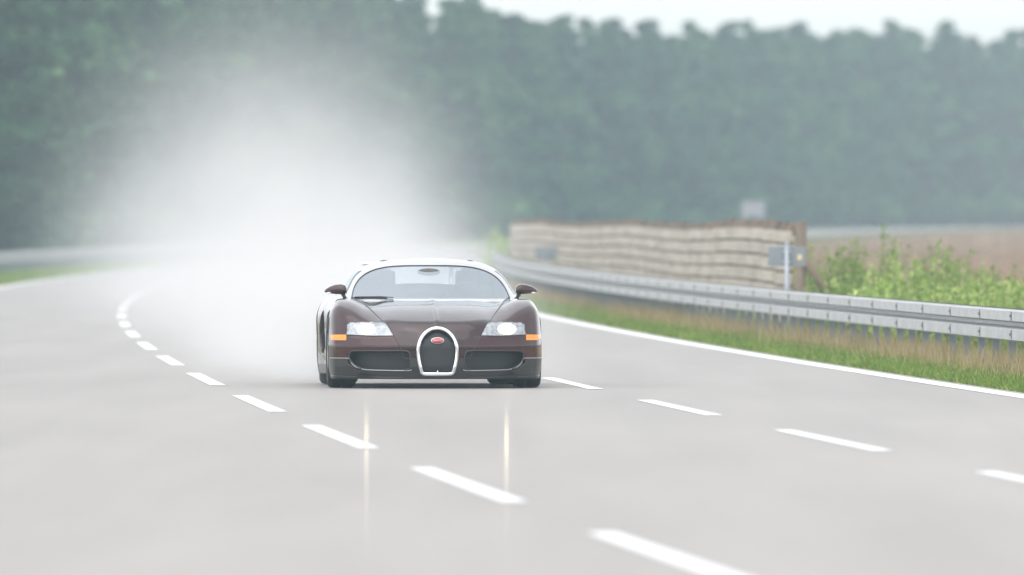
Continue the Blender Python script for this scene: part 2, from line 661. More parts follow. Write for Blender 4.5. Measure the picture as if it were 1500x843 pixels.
MAT_TREE = foliage_material('conifer_leaves', (0.026, 0.084, 0.036), (0.054, 0.138, 0.056), (0.12, 0.20, 0.07), .35, .4, 1.8, .25)
MAT_WEED = foliage_material('weed_leaves', (0.19, 0.31, 0.06), (0.33, 0.47, 0.12), (0.55, 0.61, 0.25))
MAT_GRASS = foliage_material('grass_blades', (0.10, 0.18, 0.03), (0.18, 0.29, 0.055), (0.33, 0.37, 0.12))
MAT_DRY = foliage_material('dry_grass_blades', (0.40, 0.29, 0.14), (0.55, 0.43, 0.23), (0.64, 0.55, 0.34))
MAT_HEATH = foliage_material('heath_blades', (0.38, 0.26, 0.18), (0.50, 0.36, 0.255), (0.58, 0.46, 0.32))
MAT_BARK = pmat('bark', (0.12, 0.08, 0.055), 0.9, noise=.5, scale=3, stretch=(3, 3, .6))
MAT_STEM = pmat('green_stem', (0.12, 0.17, 0.05), 0.8, noise=.2)


def quads(P, size, r, flatten=0.6, aspect=0.7):
    """one randomly turned leaf quad at every point"""
    n = len(P)
    nrm = r.normal(size=(n, 3))
    nrm[:, 2] = np.abs(nrm[:, 2]) * (1 + flatten)
    nrm /= np.linalg.norm(nrm, axis=1, keepdims=True)
    a = r.normal(size=(n, 3))
    u = np.cross(nrm, a)
    u /= np.linalg.norm(u, axis=1, keepdims=True)
    v = np.cross(nrm, u)
    s = (size * r.uniform(.6, 1.35, n))[:, None]
    q = np.stack([P - u * s - v * s * aspect * .3, P - v * s * aspect, P + u * s + v * s * aspect * .2, P + v * s * aspect], 1).reshape(-1, 3)
    f = np.arange(4 * n).reshape(-1, 4)
    return q, f


def tree_meshes(seed, H, R, kind):
    r = np.random.default_rng(seed)
    rr = random.Random(seed)
    limbs = MB()
    lean = rr.uniform(-.3, .3)
    top = (lean, rr.uniform(-.3, .3), H * .97)
    tk = [(0, 0, -.4), (lean * .2, 0, H * .3), (lean * .6, top[1] * .5, H * .65), top]
    limbs.tube(tk, [.26, .2, .12, .02], 8)
    P = []
    nl = 46 if kind == 0 else 40
    for i in range(nl):
        f = (i + rr.random()) / nl
        z = H * (.03 + .93 * f)
        if kind == 0:      # pine: widest low to mid, ragged pointed top
            rad = R * (1.08 - 1.0 * f ** 1.5) * rr.uniform(.6, 1.2)
        else:              # broadleaf edge tree: rounded
            rad = R * math.sqrt(max(.05, 1 - (f - .42) ** 2 / .36)) * rr.uniform(.6, 1.12)
        an = rr.uniform(0, 2 * math.pi)
        base = Vector((lean * f, top[1] * f, z - rad * .25))
        tip = Vector((math.cos(an) * rad, math.sin(an) * rad, z + (rad * .15 if kind == 0 else rad * .3)))
        tip.x += lean * f
        limbs.tube([base, base.lerp(tip, .55) + Vector((0, 0, -.1)), tip], [.07 * (1 - f) + .02, .035, .012], 5)
        ncl = 3 if f < .9 else 2
        for c in range(ncl):
            q = base.lerp(tip, rr.uniform(.35, 1.0))
            cr = rr.uniform(.55, 1.05) * (R / 2.6) * (1 - .68 * f * f if kind == 0 else 1)
            k = 46
            d = r.normal(size=(k, 3))
            d /= np.linalg.norm(d, axis=1, keepdims=True)
            d *= (r.uniform(.25, 1, k) ** .5)[:, None] * np.array([cr, cr, cr * .62])
            P.append(np.array(q) + d)
    P = np.concatenate(P)
    P = P[P[:, 2] > .1]
    q, f = quads(P, .24, r)
    cme = mesh_np('crown', q, f)
    cme.materials.append(MAT_TREE)
    tm = limbs
    return tm, cme


variants = []
for i, (H, R, kind) in enumerate([(15.5, 3.0, 0), (16.2, 3.3, 0), (14.2, 2.9, 1), (15.6, 2.8, 0), (13.8, 3.2, 1), (16.6, 3.3, 0)]):
    tm, cme = tree_meshes(100 + i, H, R, kind)
    variants.append([tm, cme, None, H])


def plant_tree(x, y, vi, scale, rz, label, group, name=None):
    tm, cme, tme, H = variants[vi]
    t = thing(name or ('pine_tree' if vi in (0, 1, 3, 5) else 'leafy_tree'), label, 'tree', (x, y, float(G(y)) - .12), rz, group)
    t.scale = (scale * 1.25, scale * 1.25, scale)
    if tme is None:
        o = tm.build('trunk', MAT_BARK, t, True)
        variants[vi][2] = o.data
    else:
        o = bpy.data.objects.new('trunk', tme)
        C.objects.link(o)
        o.parent = t
    c = bpy.data.objects.new('crown', cme)
    C.objects.link(c)
    c.parent = t
    return t


LAB = ['dark green tree in the near wood along the left edge of the road',
       'grey green tree in the hazy middle of the wood past the road bend',
       'pale blue grey tree in the distant wood behind the fence and field']
GRP = ['trees of the near left wood', 'trees of the hazy wood behind the spray', 'trees of the far wood behind the field']
tr = random.Random(5)
spots = []
Y = 492.0
while Y < 1190:
    dy = 6.0 if Y < 700 else 9.0
    for row in range(2):
        o_ = 11.0 + row * 4.2 + tr.uniform(-1.6, 1.6)
        yy = Y + tr.uniform(-2.5, 2.5) + row * 3
        spots.append((L(yy) - o_, yy))
    Y += dy
for row in range(3):
    x = 24.0 - row
    while x < 62:
        spots.append((x + tr.uniform(-.8, .8), 1215 + row * 14 + (x - 24) * 1.3 + tr.uniform(-4, 4)))
        x += 2.9
for (x, y) in spots:
    px = 750 + 20126 * x / y
    if px < -260 or px > 1800:
        continue
    g = 0 if px < 330 else (1 if px < 760 else 2)
    vi = tr.choice([0, 1, 2, 3, 4, 5]) if g == 0 else tr.choice([0, 1, 3, 5, 0, 1, 3])
    v_top = float(np.interp(px, [0, 330, 480, 640, 710, 770, 840, 1000, 1250, 1500], [430, 390, 352, 346, 330, 302, 296, 290, 287, 296])) + tr.choice([-10, -6, -3, 0, 2, 4, 7, 18])
    hs_ = min(1.15, (v_top * y / 20126 + HCAM - float(G(y))) / variants[vi][3])
    plant_tree(x, y, vi, hs_, tr.uniform(0, 6.28), LAB[g], GRP[g])
yy = 1205.0
plant_tree((1385 - 750) / 20126 * yy, yy, 5, 1.14, 1.0, 'tallest tree on the skyline of the far wood', None)


# ------------------------------------------------------------------ grass (uncountable)
def blades(pts, h, w, r, lean=0.35):
    n = len(pts)
    an = r.uniform(0, 2 * np.pi, n)
    d = np.stack([np.cos(an), np.sin(an), np.zeros(n)], 1)
    hh = (h * r.uniform(.5, 1.25, n))[:, None]
    ln = r.normal(size=(n, 3)) * lean
    ln[:, 2] = 1
    tip = pts + ln * hh
    mid = pts + ln * np.array([.35, .35, .55]) * hh
    a, b = pts - d * w, pts + d * w
    c, e = mid + d * w * .8, mid - d * w * .8
    q = np.stack([a, b, c, e, tip], 1).reshape(-1, 3)
    base = np.arange(n)[:, None] * 5
    F = np.concatenate([base + np.array([[0, 1, 2, 3]]), ], 0)
    T = base + np.array([[3, 2, 4]])
    return q, [tuple(x) for x in F] + [tuple(x) for x in T]


def verge(name, label, func, lo, hi, zfun, bands, h, w, mat, r, lean=.35, patch=None):
    P = []
    for (ya, yb, dens) in bands:
        n_ = int((yb - ya) * abs(hi - lo) * dens)
        yy = r.uniform(ya, yb, n_)
        oo = r.uniform(lo, hi, n_)
        if patch is not None:
            keep = patch(yy, oo) > r.uniform(0, 1, n_)
            yy, oo = yy[keep], oo[keep]
        x = func(yy) + oo
        z = G(yy) + np.array([zfun(q) for q in oo])
        P.append(np.stack([x, yy, z], 1))
    P = np.concatenate(P)
    q, f = blades(P, h, w, r, lean)
    o = link(name, mesh_np(name, q, f), None, [mat])
    o['kind'] = 'stuff'
    o['label'] = label
    return o


zr = lambda o_: off_z(o_) - .01
patch1 = lambda y, o_: .55 + .45 * np.sin(y * 1.7 + 2 * np.sin(y * .37)) * np.sin(o_ * 5 + y * .9)
verge('grass', 'short green grass on the verge between road and guardrail', E, .26, 1.5, zr,
      [(112, 150, 520), (150, 210, 330), (210, 320, 160), (320, 520, 60)], .09, .006, MAT_GRASS, rng, .5, patch1)
verge('grass', 'green grass growing behind the guardrail', E, 1.5, 4.5, zr,
      [(114, 210, 60), (210, 420, 40)], .18, .009, MAT_GRASS, rng, .4)
verge('dry_grass', 'tall straw coloured grass standing around the guardrail posts', E, .7, 2.1, zr,
      [(112, 150, 420), (150, 220, 260), (220, 330, 110), (330, 480, 40)], .26, .0030, MAT_DRY, rng, .28,
      lambda y, o_: np.clip(.05 + .95 * np.exp(-((o_ - 1.3) / .25) ** 2) * (.55 + .45 * np.sin(y * .8 + np.sin(y * .23) * 3)), 0, 1))
zl = lambda o_: -.05
verge('grass', 'yellow green grass under the blurred left guardrail', L, -6, -.35, zl,
      [(290, 480, 26), (480, 700, 10)], .2, .016, MAT_GRASS, rng, .4)
verge('heath', 'pinkish tan dry grass covering the open field', E, 6, 75, lambda o_: -.17,
      [(330, 700, 1.3), (700, 1180, .5)], .4, .05, MAT_HEATH, rng, .5)


# ------------------------------------------------------------------ weeds behind the rail
def weed_mesh(seed, H, R, ns):
    r = np.random.default_rng(seed)
    rr = random.Random(seed)
    st = MB()
    P = []
    for i in range(ns):
        an = rr.uniform(0, 6.28)
        rad = R * math.sqrt(rr.random())
        b = Vector((math.cos(an) * rad * .35, math.sin(an) * rad * .35, 0))
        h = H * rr.uniform(.42, 1.0) * (1 - .25 * (rad / R) ** 2)
        t = Vector((math.cos(an) * rad, math.sin(an) * rad, h))
        m = b.lerp(t, .5) + Vector((0, 0, .06))
        st.tube([b, m, t], [.012, .008, .004], 5)
        k = int(60 * h)
        for j in range(k):
            f = .12 + .9 * j / k
            q = b.lerp(t, f)
            sp = .10 * (1.12 - f) + .025
            P.append((q.x + rr.gauss(0, sp), q.y + rr.gauss(0, sp), q.z + rr.gauss(0, .03)))
    q, f = quads(np.array(P), .042, r, .3, .5)
    me = mesh_np('foliage', q, f)
    me.materials.append(MAT_WEED)
    return st, me


weeds = [list(weed_mesh(40 + i, H, R, ns)) + [None] for i, (H, R, ns) in enumerate([(1.35, .6, 22), (1.1, .6, 22), (1.6, .5, 17), (.95, .55, 22)])]


def weed(px, y, vi, s, label, group=None, name='weed_plant', cat='plant'):
    x = (px - 750) / 20126 * y
    t = thing(name, label, cat, (x, y, -.15), random.uniform(0, 6.28), group)
    t.scale = (s, s, s)
    st, me, sme = weeds[vi]
    if sme is None:
        o = st.build('stem', MAT_STEM, t, True)
        weeds[vi][2] = o.data
    else:
        o = bpy.data.objects.new('stem', sme)
        C.objects.link(o)
        o.parent = t
    f = bpy.data.objects.new('foliage', me)
    C.objects.link(f)
    f.parent = t
    return t


WG = 'green weeds behind the guardrail'
weed(1282, 205, 2, 1.03, 'tallest pale leafy weed standing behind the guardrail against the field', WG)
weed(1368, 190, 2, .9, 'bright yellow green weed with pointed top in the middle of the weeds', WG)
weed(1212, 222, 1, 1.05, 'leafy weed crowding the slanted brace of the fence', WG)
WL = 'bushy bright green weed in the thicket behind the guardrail'
for (px, y, vi, s) in [(1240, 198, 0, .98), (1262, 188, 3, 1.2), (1305, 194, 0, .92), (1330, 184, 1, .98), (1350, 200, 0, .9),
                       (1390, 182, 3, 1.05), (1412, 196, 0, .86), (1436, 178, 1, .9), (1455, 186, 3, 1.15), (1478, 176, 1, .85), (1500, 182, 0, .75),
                       (1290, 178, 3, 1.05), (1320, 215, 2, .86), (1372, 215, 0, 1.02), (1520, 172, 1, .8), (1195, 226, 0, 1.0),
                       (1400, 212, 0, .98), (1425, 205, 1, 1.0), (1465, 202, 0, .82), (1490, 196, 1, .95), (1252, 214, 0, 1.1), (1448, 168, 3, .8), (1485, 166, 3, .75), (1345, 176, 3, 1.0), (1400, 170, 3, .9)]:
    weed(px, y, vi, s, WL, WG)
weed(735, 405, 1, 1.5, 'small rounded green shrub at the far end of the fence', None, 'shrub', 'shrub')
weed(1082, 197, 3, .82, 'small green weed growing against the foot of the fence', None)

# ------------------------------------------------------------------ the car: a body carved from smooth volumes
# car space: x to the side, y backwards from the front axle, z up
def smax(a, b, k):
    h = np.maximum(k - np.abs(a - b), 0) / k
    return np.maximum(a, b) + h * h * k * .25


def smin(a, b, k):
    return -smax(-a, -b, k)


def ip(v, xs, ys):
    return np.interp(v, xs, ys)


def spl(xs, ys, n=400):
    """a smooth curve through points, as a dense table for np.interp"""
    xs, ys = np.array(xs, float), np.array(ys, float)
    m = np.gradient(ys, xs)
    t = np.linspace(xs[0], xs[-1], n)
    i = np.clip(np.searchsorted(xs, t) - 1, 0, len(xs) - 2)
    h = xs[i + 1] - xs[i]
    u = (t - xs[i]) / h
    y = (2 * u**3 - 3 * u**2 + 1) * ys[i] + (u**3 - 2 * u**2 + u) * h * m[i] + (-2 * u**3 + 3 * u**2) * ys[i + 1] + (u**3 - u**2) * h * m[i + 1]
    return t, y


T_HOOD = spl([-1.1, -.9, -.7, -.4, -.1, .2, .45, .9, 1.6, 2.4, 3.0, 3.6], [.50, .585, .645, .715, .765, .80, .826, .84, .84, .84, .80, .70])
T_FEND = spl([-1.1, -.8, -.6, -.4, -.2, 0, .2, .5, .9, 1.5, 2.1, 2.6, 3.1, 3.6], [.44, .555, .645, .725, .785, .82, .832, .822, .795, .80, .83, .842, .81, .70])
W_HALF = spl([-1.1, -.6, -.3, 0, .3, .7, 1.2, 1.8, 2.3, 2.8, 3.2, 3.7], [.985, .995, 1.0, 1.0, .992, .962, .94, .965, 1.01, 1.018, .99, .92])
P_NOSE = spl([0, .2, .4, .55, .7, .82, .9, .96, 1.0, 1.1], [-.935, -.925, -.885, -.835, -.76, -.675, -.60, -.52, -.40, .1])
T_ROOF = spl([.2, .7, 1.0, 1.3, 1.6, 2.0, 2.5, 3.0, 3.6], [1.13, 1.165, 1.185, 1.198, 1.2, 1.178, 1.09, .96, .74])
W_ROOF = spl([.70, .83, .93, 1.06, 1.14, 1.18, 1.25], [.875, .825, .775, .69, .60, .53, .40])


def sd_rbox(x, z, x0, x1, z0, z1, r):
    cx, cz = (x0 + x1) / 2, (z0 + z1) / 2
    dx = np.abs(x - cx) - (x1 - x0) / 2 + r
    dz = np.abs(z - cz) - (z1 - z0) / 2 + r
    return np.minimum(np.maximum(dx, dz), 0) + np.sqrt(np.maximum(dx, 0)**2 + np.maximum(dz, 0)**2) - r


GRZ = (np.linspace(.12, .556, 500), np.where(np.linspace(.12, .556, 500) < .345, .138 + .047 * np.sin(np.clip((np.linspace(.12, .556, 500) - .12) / .225, 0, 1) * math.pi / 2), .185 * np.maximum(1 - (np.clip(np.linspace(.12, .556, 500) - .345, 0, 1) / .211)**2.15, 0)**.5))


def sd_grille(ax, z, shrink=0.0):
    s = 1 - shrink / .185
    zc = .34
    zz = zc + (z - zc) / s
    return ax - s * ip(zz, GRZ[0], GRZ[1]) + np.where((zz < .125) | (zz > .556), 1.0, 0.0)


LAMP = [(.405, .490), (.475, .610), (.60, .613), (.79, .608), (.822, .59), (.830, .497), (.60, .487)]


def in_poly(px, pz, poly):
    r = np.zeros(px.shape, bool)
    n = len(poly)
    for i in range(n):
        x0, z0 = poly[i]
        x1, z1 = poly[(i + 1) % n]
        if abs(z1 - z0) < 1e-9:
            continue
        c = ((z0 > pz) != (z1 > pz)) & (px < (x1 - x0) * (pz - z0) / (z1 - z0) + x0)
        r ^= c
    return r


def f_body(x, y, z):
    ax = np.abs(x)
    th, tf = ip(y, *T_HOOD), ip(y, *T_FEND)
    bp = np.clip((ax - .42) / .40, 0, 1)
    bp = bp * bp * (3 - 2 * bp)
    front = np.clip((.9 - y) / .5, 0, 1)
    T = th + (tf - th) * bp - 5.0 * np.maximum(0, ax - .87)**2
    T = T + .010 * np.exp(-(ax / .018)**2) * front - .05 * (ax / .6)**2 * (1 - bp) * front * .35
    # the fenders swell above the bonnet: a shallow valley along the joint
    T = T - .030 * np.exp(-((ax - .60) / .12)**2) * front
    a = (z - T) * .92
    W = ip(y, *W_HALF) - .32 * np.maximum(0, z - .55)**2 - .5 * np.maximum(0, .33 - z)**2
    W = W - .035 * np.exp(-((z - .35) / .13)**2) * np.exp(-((y - 1.35) / .5)**2)
    b = ax - W
    adj = .30 * np.maximum(0, .20 - z) + .42 * np.maximum(0, z - .40) + .45 * np.maximum(0, z - .47) * np.clip((ax - .3) / .3, 0, 1)
    adj = adj - .03 * np.exp(-(ax / .16)**2) * np.clip((.56 - z) / .1, 0, 1)
    c = (ip(ax, *P_NOSE) + adj - y) * .85
    d = (y - (3.56 - .22 * ax * ax - .25 * np.maximum(0, z - .5))) * .9
    e = (.088 + .02 * np.clip(y + .4, 0, 1)) - z
    f = smax(a, b, .11)
    f = smax(f, c, .07)
    f = smax(f, d, .14)
    return np.maximum(f, e)


def f_house(x, y, z):
    ax = np.abs(x)
    tp = 1 - .16 * np.clip((y - 1.6) / 1.6, 0, 1.3)**2
    ga = z - (ip(y, *T_ROOF) - .13 * ax * ax)
    gb = (ax - ip(z, *W_ROOF) * tp) * .85
    ws = .36 + 2.95 * (z - .83) + .9 * np.maximum(z - 1.0, 0)**2 + .62 * ax * ax
    gc = (ws - y) / 3.0
    f = smax(ga, gb, .10)
    return np.maximum(smax(f, gc, .035), .74 - z)


def f_car(x, y, z):
    f = smin(f_body(x, y, z), f_house(x, y, z), .02)
    ax = np.abs(x)
    # wheel arches
    f = np.maximum(f, -np.maximum(np.sqrt(y * y + (z - .345)**2) - .37, .63 - ax))
    f = np.maximum(f, -np.maximum(np.sqrt((y - 2.71)**2 + (z - .36)**2) - .405, .58 - ax))
    # lower air intakes
    g = sd_rbox(ax, z, .255, .815, .176, .350, .045)
    g = smax(g, ((ax - .69) * .75 - (z - .176) * .9), .05) if False else g
    corner = (ax - .70) * .62 - (z - .176) * .78 - .025
    g = np.maximum(g, corner)
    f = np.maximum(f, -np.maximum(g, y + .42))
    # radiator shell and headlight pockets
    f0 = f_body(x, y, z)
    f = np.maximum(f, -np.maximum(np.maximum(sd_grille(ax, z, .006), -(f0 + .09)), y + .5))
    # side scoops behind the doors
    f = np.maximum(f, -np.maximum(np.maximum(((y - 1.98) / .17)**2 + ((z - .50) / .2)**2 - 1, .80 - ax), -.2) * 1.0)
    return f


def surface_nets(f, org, h):
    s = f < 0
    nx, ny, nz = f.shape
    c = np.zeros((nx - 1, ny - 1, nz - 1), np.uint8)
    for i in (0, 1):
        for j in (0, 1):
            for k in (0, 1):
                c += s[i:nx - 1 + i, j:ny - 1 + j, k:nz - 1 + k]
    mixed = (c > 0) & (c < 8)
    idx = -np.ones(mixed.shape, np.int64)
    I = np.argwhere(mixed)
    idx[mixed] = np.arange(len(I))
    cor = np.array([(i, j, k) for i in (0, 1) for j in (0, 1) for k in (0, 1)])
    vals = np.stack([f[I[:, 0] + q[0], I[:, 1] + q[1], I[:, 2] + q[2]] for q in cor], 1)
    acc = np.zeros((len(I), 3))
    cnt = np.zeros(len(I))
    for a in range(8):
        for b in range(a + 1, 8):
            if np.abs(cor[a] - cor[b]).sum() != 1:
                continue
            va, vb = vals[:, a], vals[:, b]
            m = (va < 0) != (vb < 0)
            t = np.where(m, va / np.where(m, va - vb, 1), 0)
            acc += np.where(m[:, None], cor[a] + t[:, None] * (cor[b] - cor[a]), 0)
            cnt += m
    V = (I + acc / cnt[:, None]) * h + org
    Fs = []
    for axx in range(3):
        sl0 = [slice(None)] * 3
        sl1 = [slice(None)] * 3
        sl0[axx] = slice(0, -1)
        sl1[axx] = slice(1, None)
        d = s[tuple(sl0)] != s[tuple(sl1)]
        E_ = np.argwhere(d)
        o1, o2 = (axx + 1) % 3, (axx + 2) % 3
        ok = (E_[:, o1] > 0) & (E_[:, o2] > 0) & (E_[:, o1] < f.shape[o1] - 1) & (E_[:, o2] < f.shape[o2] - 1)
        E_ = E_[ok]
        ins = s[E_[:, 0], E_[:, 1], E_[:, 2]]
        def cell(a, b):
            q = E_.copy()
            q[:, o1] -= a
            q[:, o2] -= b
            return idx[q[:, 0], q[:, 1], q[:, 2]]
        q = np.stack([cell(1, 1), cell(0, 1), cell(0, 0), cell(1, 0)], 1)
        q[~ins] = q[~ins][:, ::-1]
        Fs.append(q)
    F = np.concatenate(Fs)
    return V, F[(F >= 0).all(1)]


H_ = .0125
gx = np.arange(-1.075, 1.076, H_)
gy = np.arange(-1.05, 3.70, H_)
gz = np.arange(.05, 1.26, H_)
X_, Y_, Z_ = np.meshgrid(gx, gy, gz, indexing='ij')
FV = f_car(X_, Y_, Z_)
CV, CF = surface_nets(FV, np.array([gx[0], gy[0], gz[0]]), H_)
del X_, Y_, Z_, FV


def grad(fn, V, e=.004):
    g = np.stack([fn(V[:, 0] + e * (k == 0), V[:, 1] + e * (k == 1), V[:, 2] + e * (k == 2)) -
                  fn(V[:, 0] - e * (k == 0), V[:, 1] - e * (k == 1), V[:, 2] - e * (k == 2)) for k in range(3)], 1) / (2 * e)
    return g


for _ in range(2):
    g = grad(f_car, CV)
    val = f_car(CV[:, 0], CV[:, 1], CV[:, 2])
    st = val[:, None] * g / np.maximum((g * g).sum(1, keepdims=True), .05)
    st = np.clip(st, -.004, .004)
    CV = CV - st
CN = grad(f_car, CV, .008)
CN /= np.maximum(np.linalg.norm(CN, axis=1, keepdims=True), 1e-6)


def surf_y(x, z, fn=None, y0=-1.1, y1=2.2):
    """where a line of sight from straight ahead meets the body"""
    fn = fn or (lambda a, b, c: smin(f_body(a, b, c), f_house(a, b, c), .02))
    x, z = np.atleast_1d(np.asarray(x, float)), np.atleast_1d(np.asarray(z, float))
    ys = np.arange(y0, y1, .006)
    f = fn(x[:, None], ys[None, :], z[:, None])
    i = np.argmax(f < 0, 1)
    i = np.maximum(i, 1)
    r = np.arange(len(x))
    a, b = f[r, i - 1], f[r, i]
    return ys[i - 1] + .006 * np.clip(a / np.where(np.abs(a - b) < 1e-9, 1, a - b), 0, 1)


def on_body(pts, lift=0.0, sub=8, closed=False):
    """points (x, z) seen from the front, laid onto the body"""
    P = list(pts) + ([pts[0]] if closed else [])
    out = []
    for i in range(len(P) - 1):
        for k in range(sub):
            t = k / sub
            out.append((P[i][0] + (P[i + 1][0] - P[i][0]) * t, P[i][1] + (P[i + 1][1] - P[i][1]) * t))
    out.append(P[-1])
    o = np.array(out)
    y = surf_y(o[:, 0], o[:, 1])
    Q = np.stack([o[:, 0], y, o[:, 1]], 1)
    if lift:
        fn = lambda a, b, c: smin(f_body(a, b, c), f_house(a, b, c), .02)
        g = grad(fn, Q)
        g /= np.linalg.norm(g, axis=1, keepdims=True)
        Q = Q + g * lift
    return [tuple(q) for q in Q]


def smooth_path(P, n=6):
    out = []
    for i in range(len(P) - 1):
        p0, p1, p2, p3 = (np.array(P[max(i - 1, 0)]), np.array(P[i]), np.array(P[i + 1]), np.array(P[min(i + 2, len(P) - 1)]))
        for k in range(n):
            t = k / n
            out.append(tuple(.5 * ((2 * p1) + (-p0 + p2) * t + (2 * p0 - 5 * p1 + 4 * p2 - p3) * t * t + (-p0 + 3 * p1 - 3 * p2 + p3) * t**3)))
    out.append(tuple(P[-1]))
    return out


def patch(poly, lift, sx=1, n=40, thick=0.0):
    """a filled outline (x, z) lying on the body, triangulated finely"""
    bm = bmesh.new()
    vs = [bm.verts.new((sx * p[0], 0, p[1])) for p in poly]
    bm.faces.new(vs)
    bmesh.ops.triangulate(bm, faces=bm.faces[:])
    for _ in range(4):
        es = [e for e in bm.edges if e.calc_length() > .035]
        if not es:
            break
        bmesh.ops.subdivide_edges(bm, edges=es, cuts=1, use_grid_fill=False)
        bmesh.ops.triangulate(bm, faces=bm.faces[:])
    xz = np.array([(v.co.x, v.co.z) for v in bm.verts])
    fn = f_body
    y = surf_y(xz[:, 0], xz[:, 1], fn)
    Q = np.stack([xz[:, 0], y, xz[:, 1]], 1)
    g = grad(fn, Q)
    g /= np.linalg.norm(g, axis=1, keepdims=True)
    if np.isscalar(lift):
        Q = Q + g * lift
    else:
        Q = Q + g * lift(xz[:, 0], xz[:, 1])[:, None]
    bm.verts.ensure_lookup_table()
    for v, q in zip(bm.verts, Q):
        v.co = q
    if thick:
        r = bmesh.ops.extrude_face_region(bm, geom=bm.faces[:])
        for v in [v for v in r['geom'] if isinstance(v, bmesh.types.BMVert)]:
            v.co.y += thick
    bm.normal_update()
    for fa in bm.faces:
        if fa.normal.y > 0:
            fa.normal_flip()
    me = bpy.data.meshes.new('patch')
    bm.to_mesh(me)
    bm.free()
    me.polygons.foreach_set('use_smooth', [True] * len(me.polygons))
    return me


# ---- car materials
def car_paint(name, col, flake):
    m, t, b = new_mat(name)
    b.inputs['Base Color'].default_value = (*col, 1)
    b.inputs['Metallic'].default_value = .45
    b.inputs['Roughness'].default_value = .32
    b.inputs['Coat Weight'].default_value = 1.0
    b.inputs['Coat Roughness'].default_value = .02
    b.inputs['Coat IOR'].default_value = 1.5
    b.inputs['Specular IOR Level'].default_value = .2
    tc = t.nodes.new('ShaderNodeTexCoord')
    nz = t.nodes.new('ShaderNodeTexNoise')
    nz.inputs['Scale'].default_value = 5
    nz.inputs['Detail'].default_value = 6
    mr = t.nodes.new('ShaderNodeMapRange')
    mr.inputs['To Min'].default_value = .26
    mr.inputs['To Max'].default_value = .42
    t.links.new(tc.outputs['Object'], nz.inputs['Vector'])
    t.links.new(nz.outputs['Fac'], mr.inputs['Value'])
    t.links.new(mr.outputs[0], b.inputs['Roughness'])
    return m


M_PAINT = car_paint('maroon_paint', (.040, .0095, .011), 1)
M_HOOD = car_paint('dark_plum_paint', (.030, .0115, .013), 1)
M_SILVER = pmat('bright_metal_roof', (.80, .80, .80), .22, .75, coat=.8, noise=.04)
M_BLACK = pmat('black_trim', (.018, .017, .017), .35, coat=.3, noise=.2)
M_CARBON = pmat('dark_bumper', (.018, .0145, .0145), .35, coat=.3, noise=.25, scale=9)
M_CHROME = pmat('polished_metal', (.86, .87, .88), .16, 1.0, noise=.05)
M_RUBBER = pmat('tyre_rubber', (.016, .016, .017), .75, noise=.3, scale=12)
M_STEEL = MAT_STEEL
M_RIM = pmat('wheel_alloy', (.55, .56, .58), .3, .9, noise=.1)
M_DARK = pmat('dark_cavity', (.012, .012, .013), .8, noise=.2)
M_AMBER = pmat('amber_lens', (.90, .29, .005), .2, coat=.8, noise=.15, scale=40, stretch=(3, 1, .3))
M_TAIL = pmat('red_lens', (.35, .02, .02), .2, coat=.8, noise=.1)
M_LEATHER = pmat('grey_leather', (.12, .11, .10), .6, noise=.2)
M_BADGE = pmat('badge_red', (.55, .05, .06), .3, coat=.6, noise=.1)
M_WHITE = pmat('badge_white', (.85, .84, .82), .35, noise=.05)


def mesh_tex():
    m, t, b = new_mat('honeycomb_mesh')
    tc = t.nodes.new('ShaderNodeTexCoord')
    mp = t.nodes.new('ShaderNodeMapping')
    mp.inputs['Scale'].default_value = (1, .0, 1)
    vo = t.nodes.new('ShaderNodeTexVoronoi')
    vo.feature = 'DISTANCE_TO_EDGE'
    vo.inputs['Scale'].default_value = 75
    vo.inputs['Randomness'].default_value = .25
    rp = t.nodes.new('ShaderNodeValToRGB')
    rp.color_ramp.elements[0].position = .10
    rp.color_ramp.elements[0].color = (.035, .037, .04, 1)
    rp.color_ramp.elements[1].position = .22
    rp.color_ramp.elements[1].color = (.012, .013, .014, 1)
    t.links.new(tc.outputs['Object'], mp.inputs[0])
    t.links.new(mp.outputs[0], vo.inputs['Vector'])
    t.links.new(vo.outputs['Distance'], rp.inputs[0])
    t.links.new(rp.outputs[0], b.inputs['Base Color'])
    b.inputs['Roughness'].default_value = .5
    b.inputs['Metallic'].default_value = .3
    return m


M_MESH = mesh_tex()


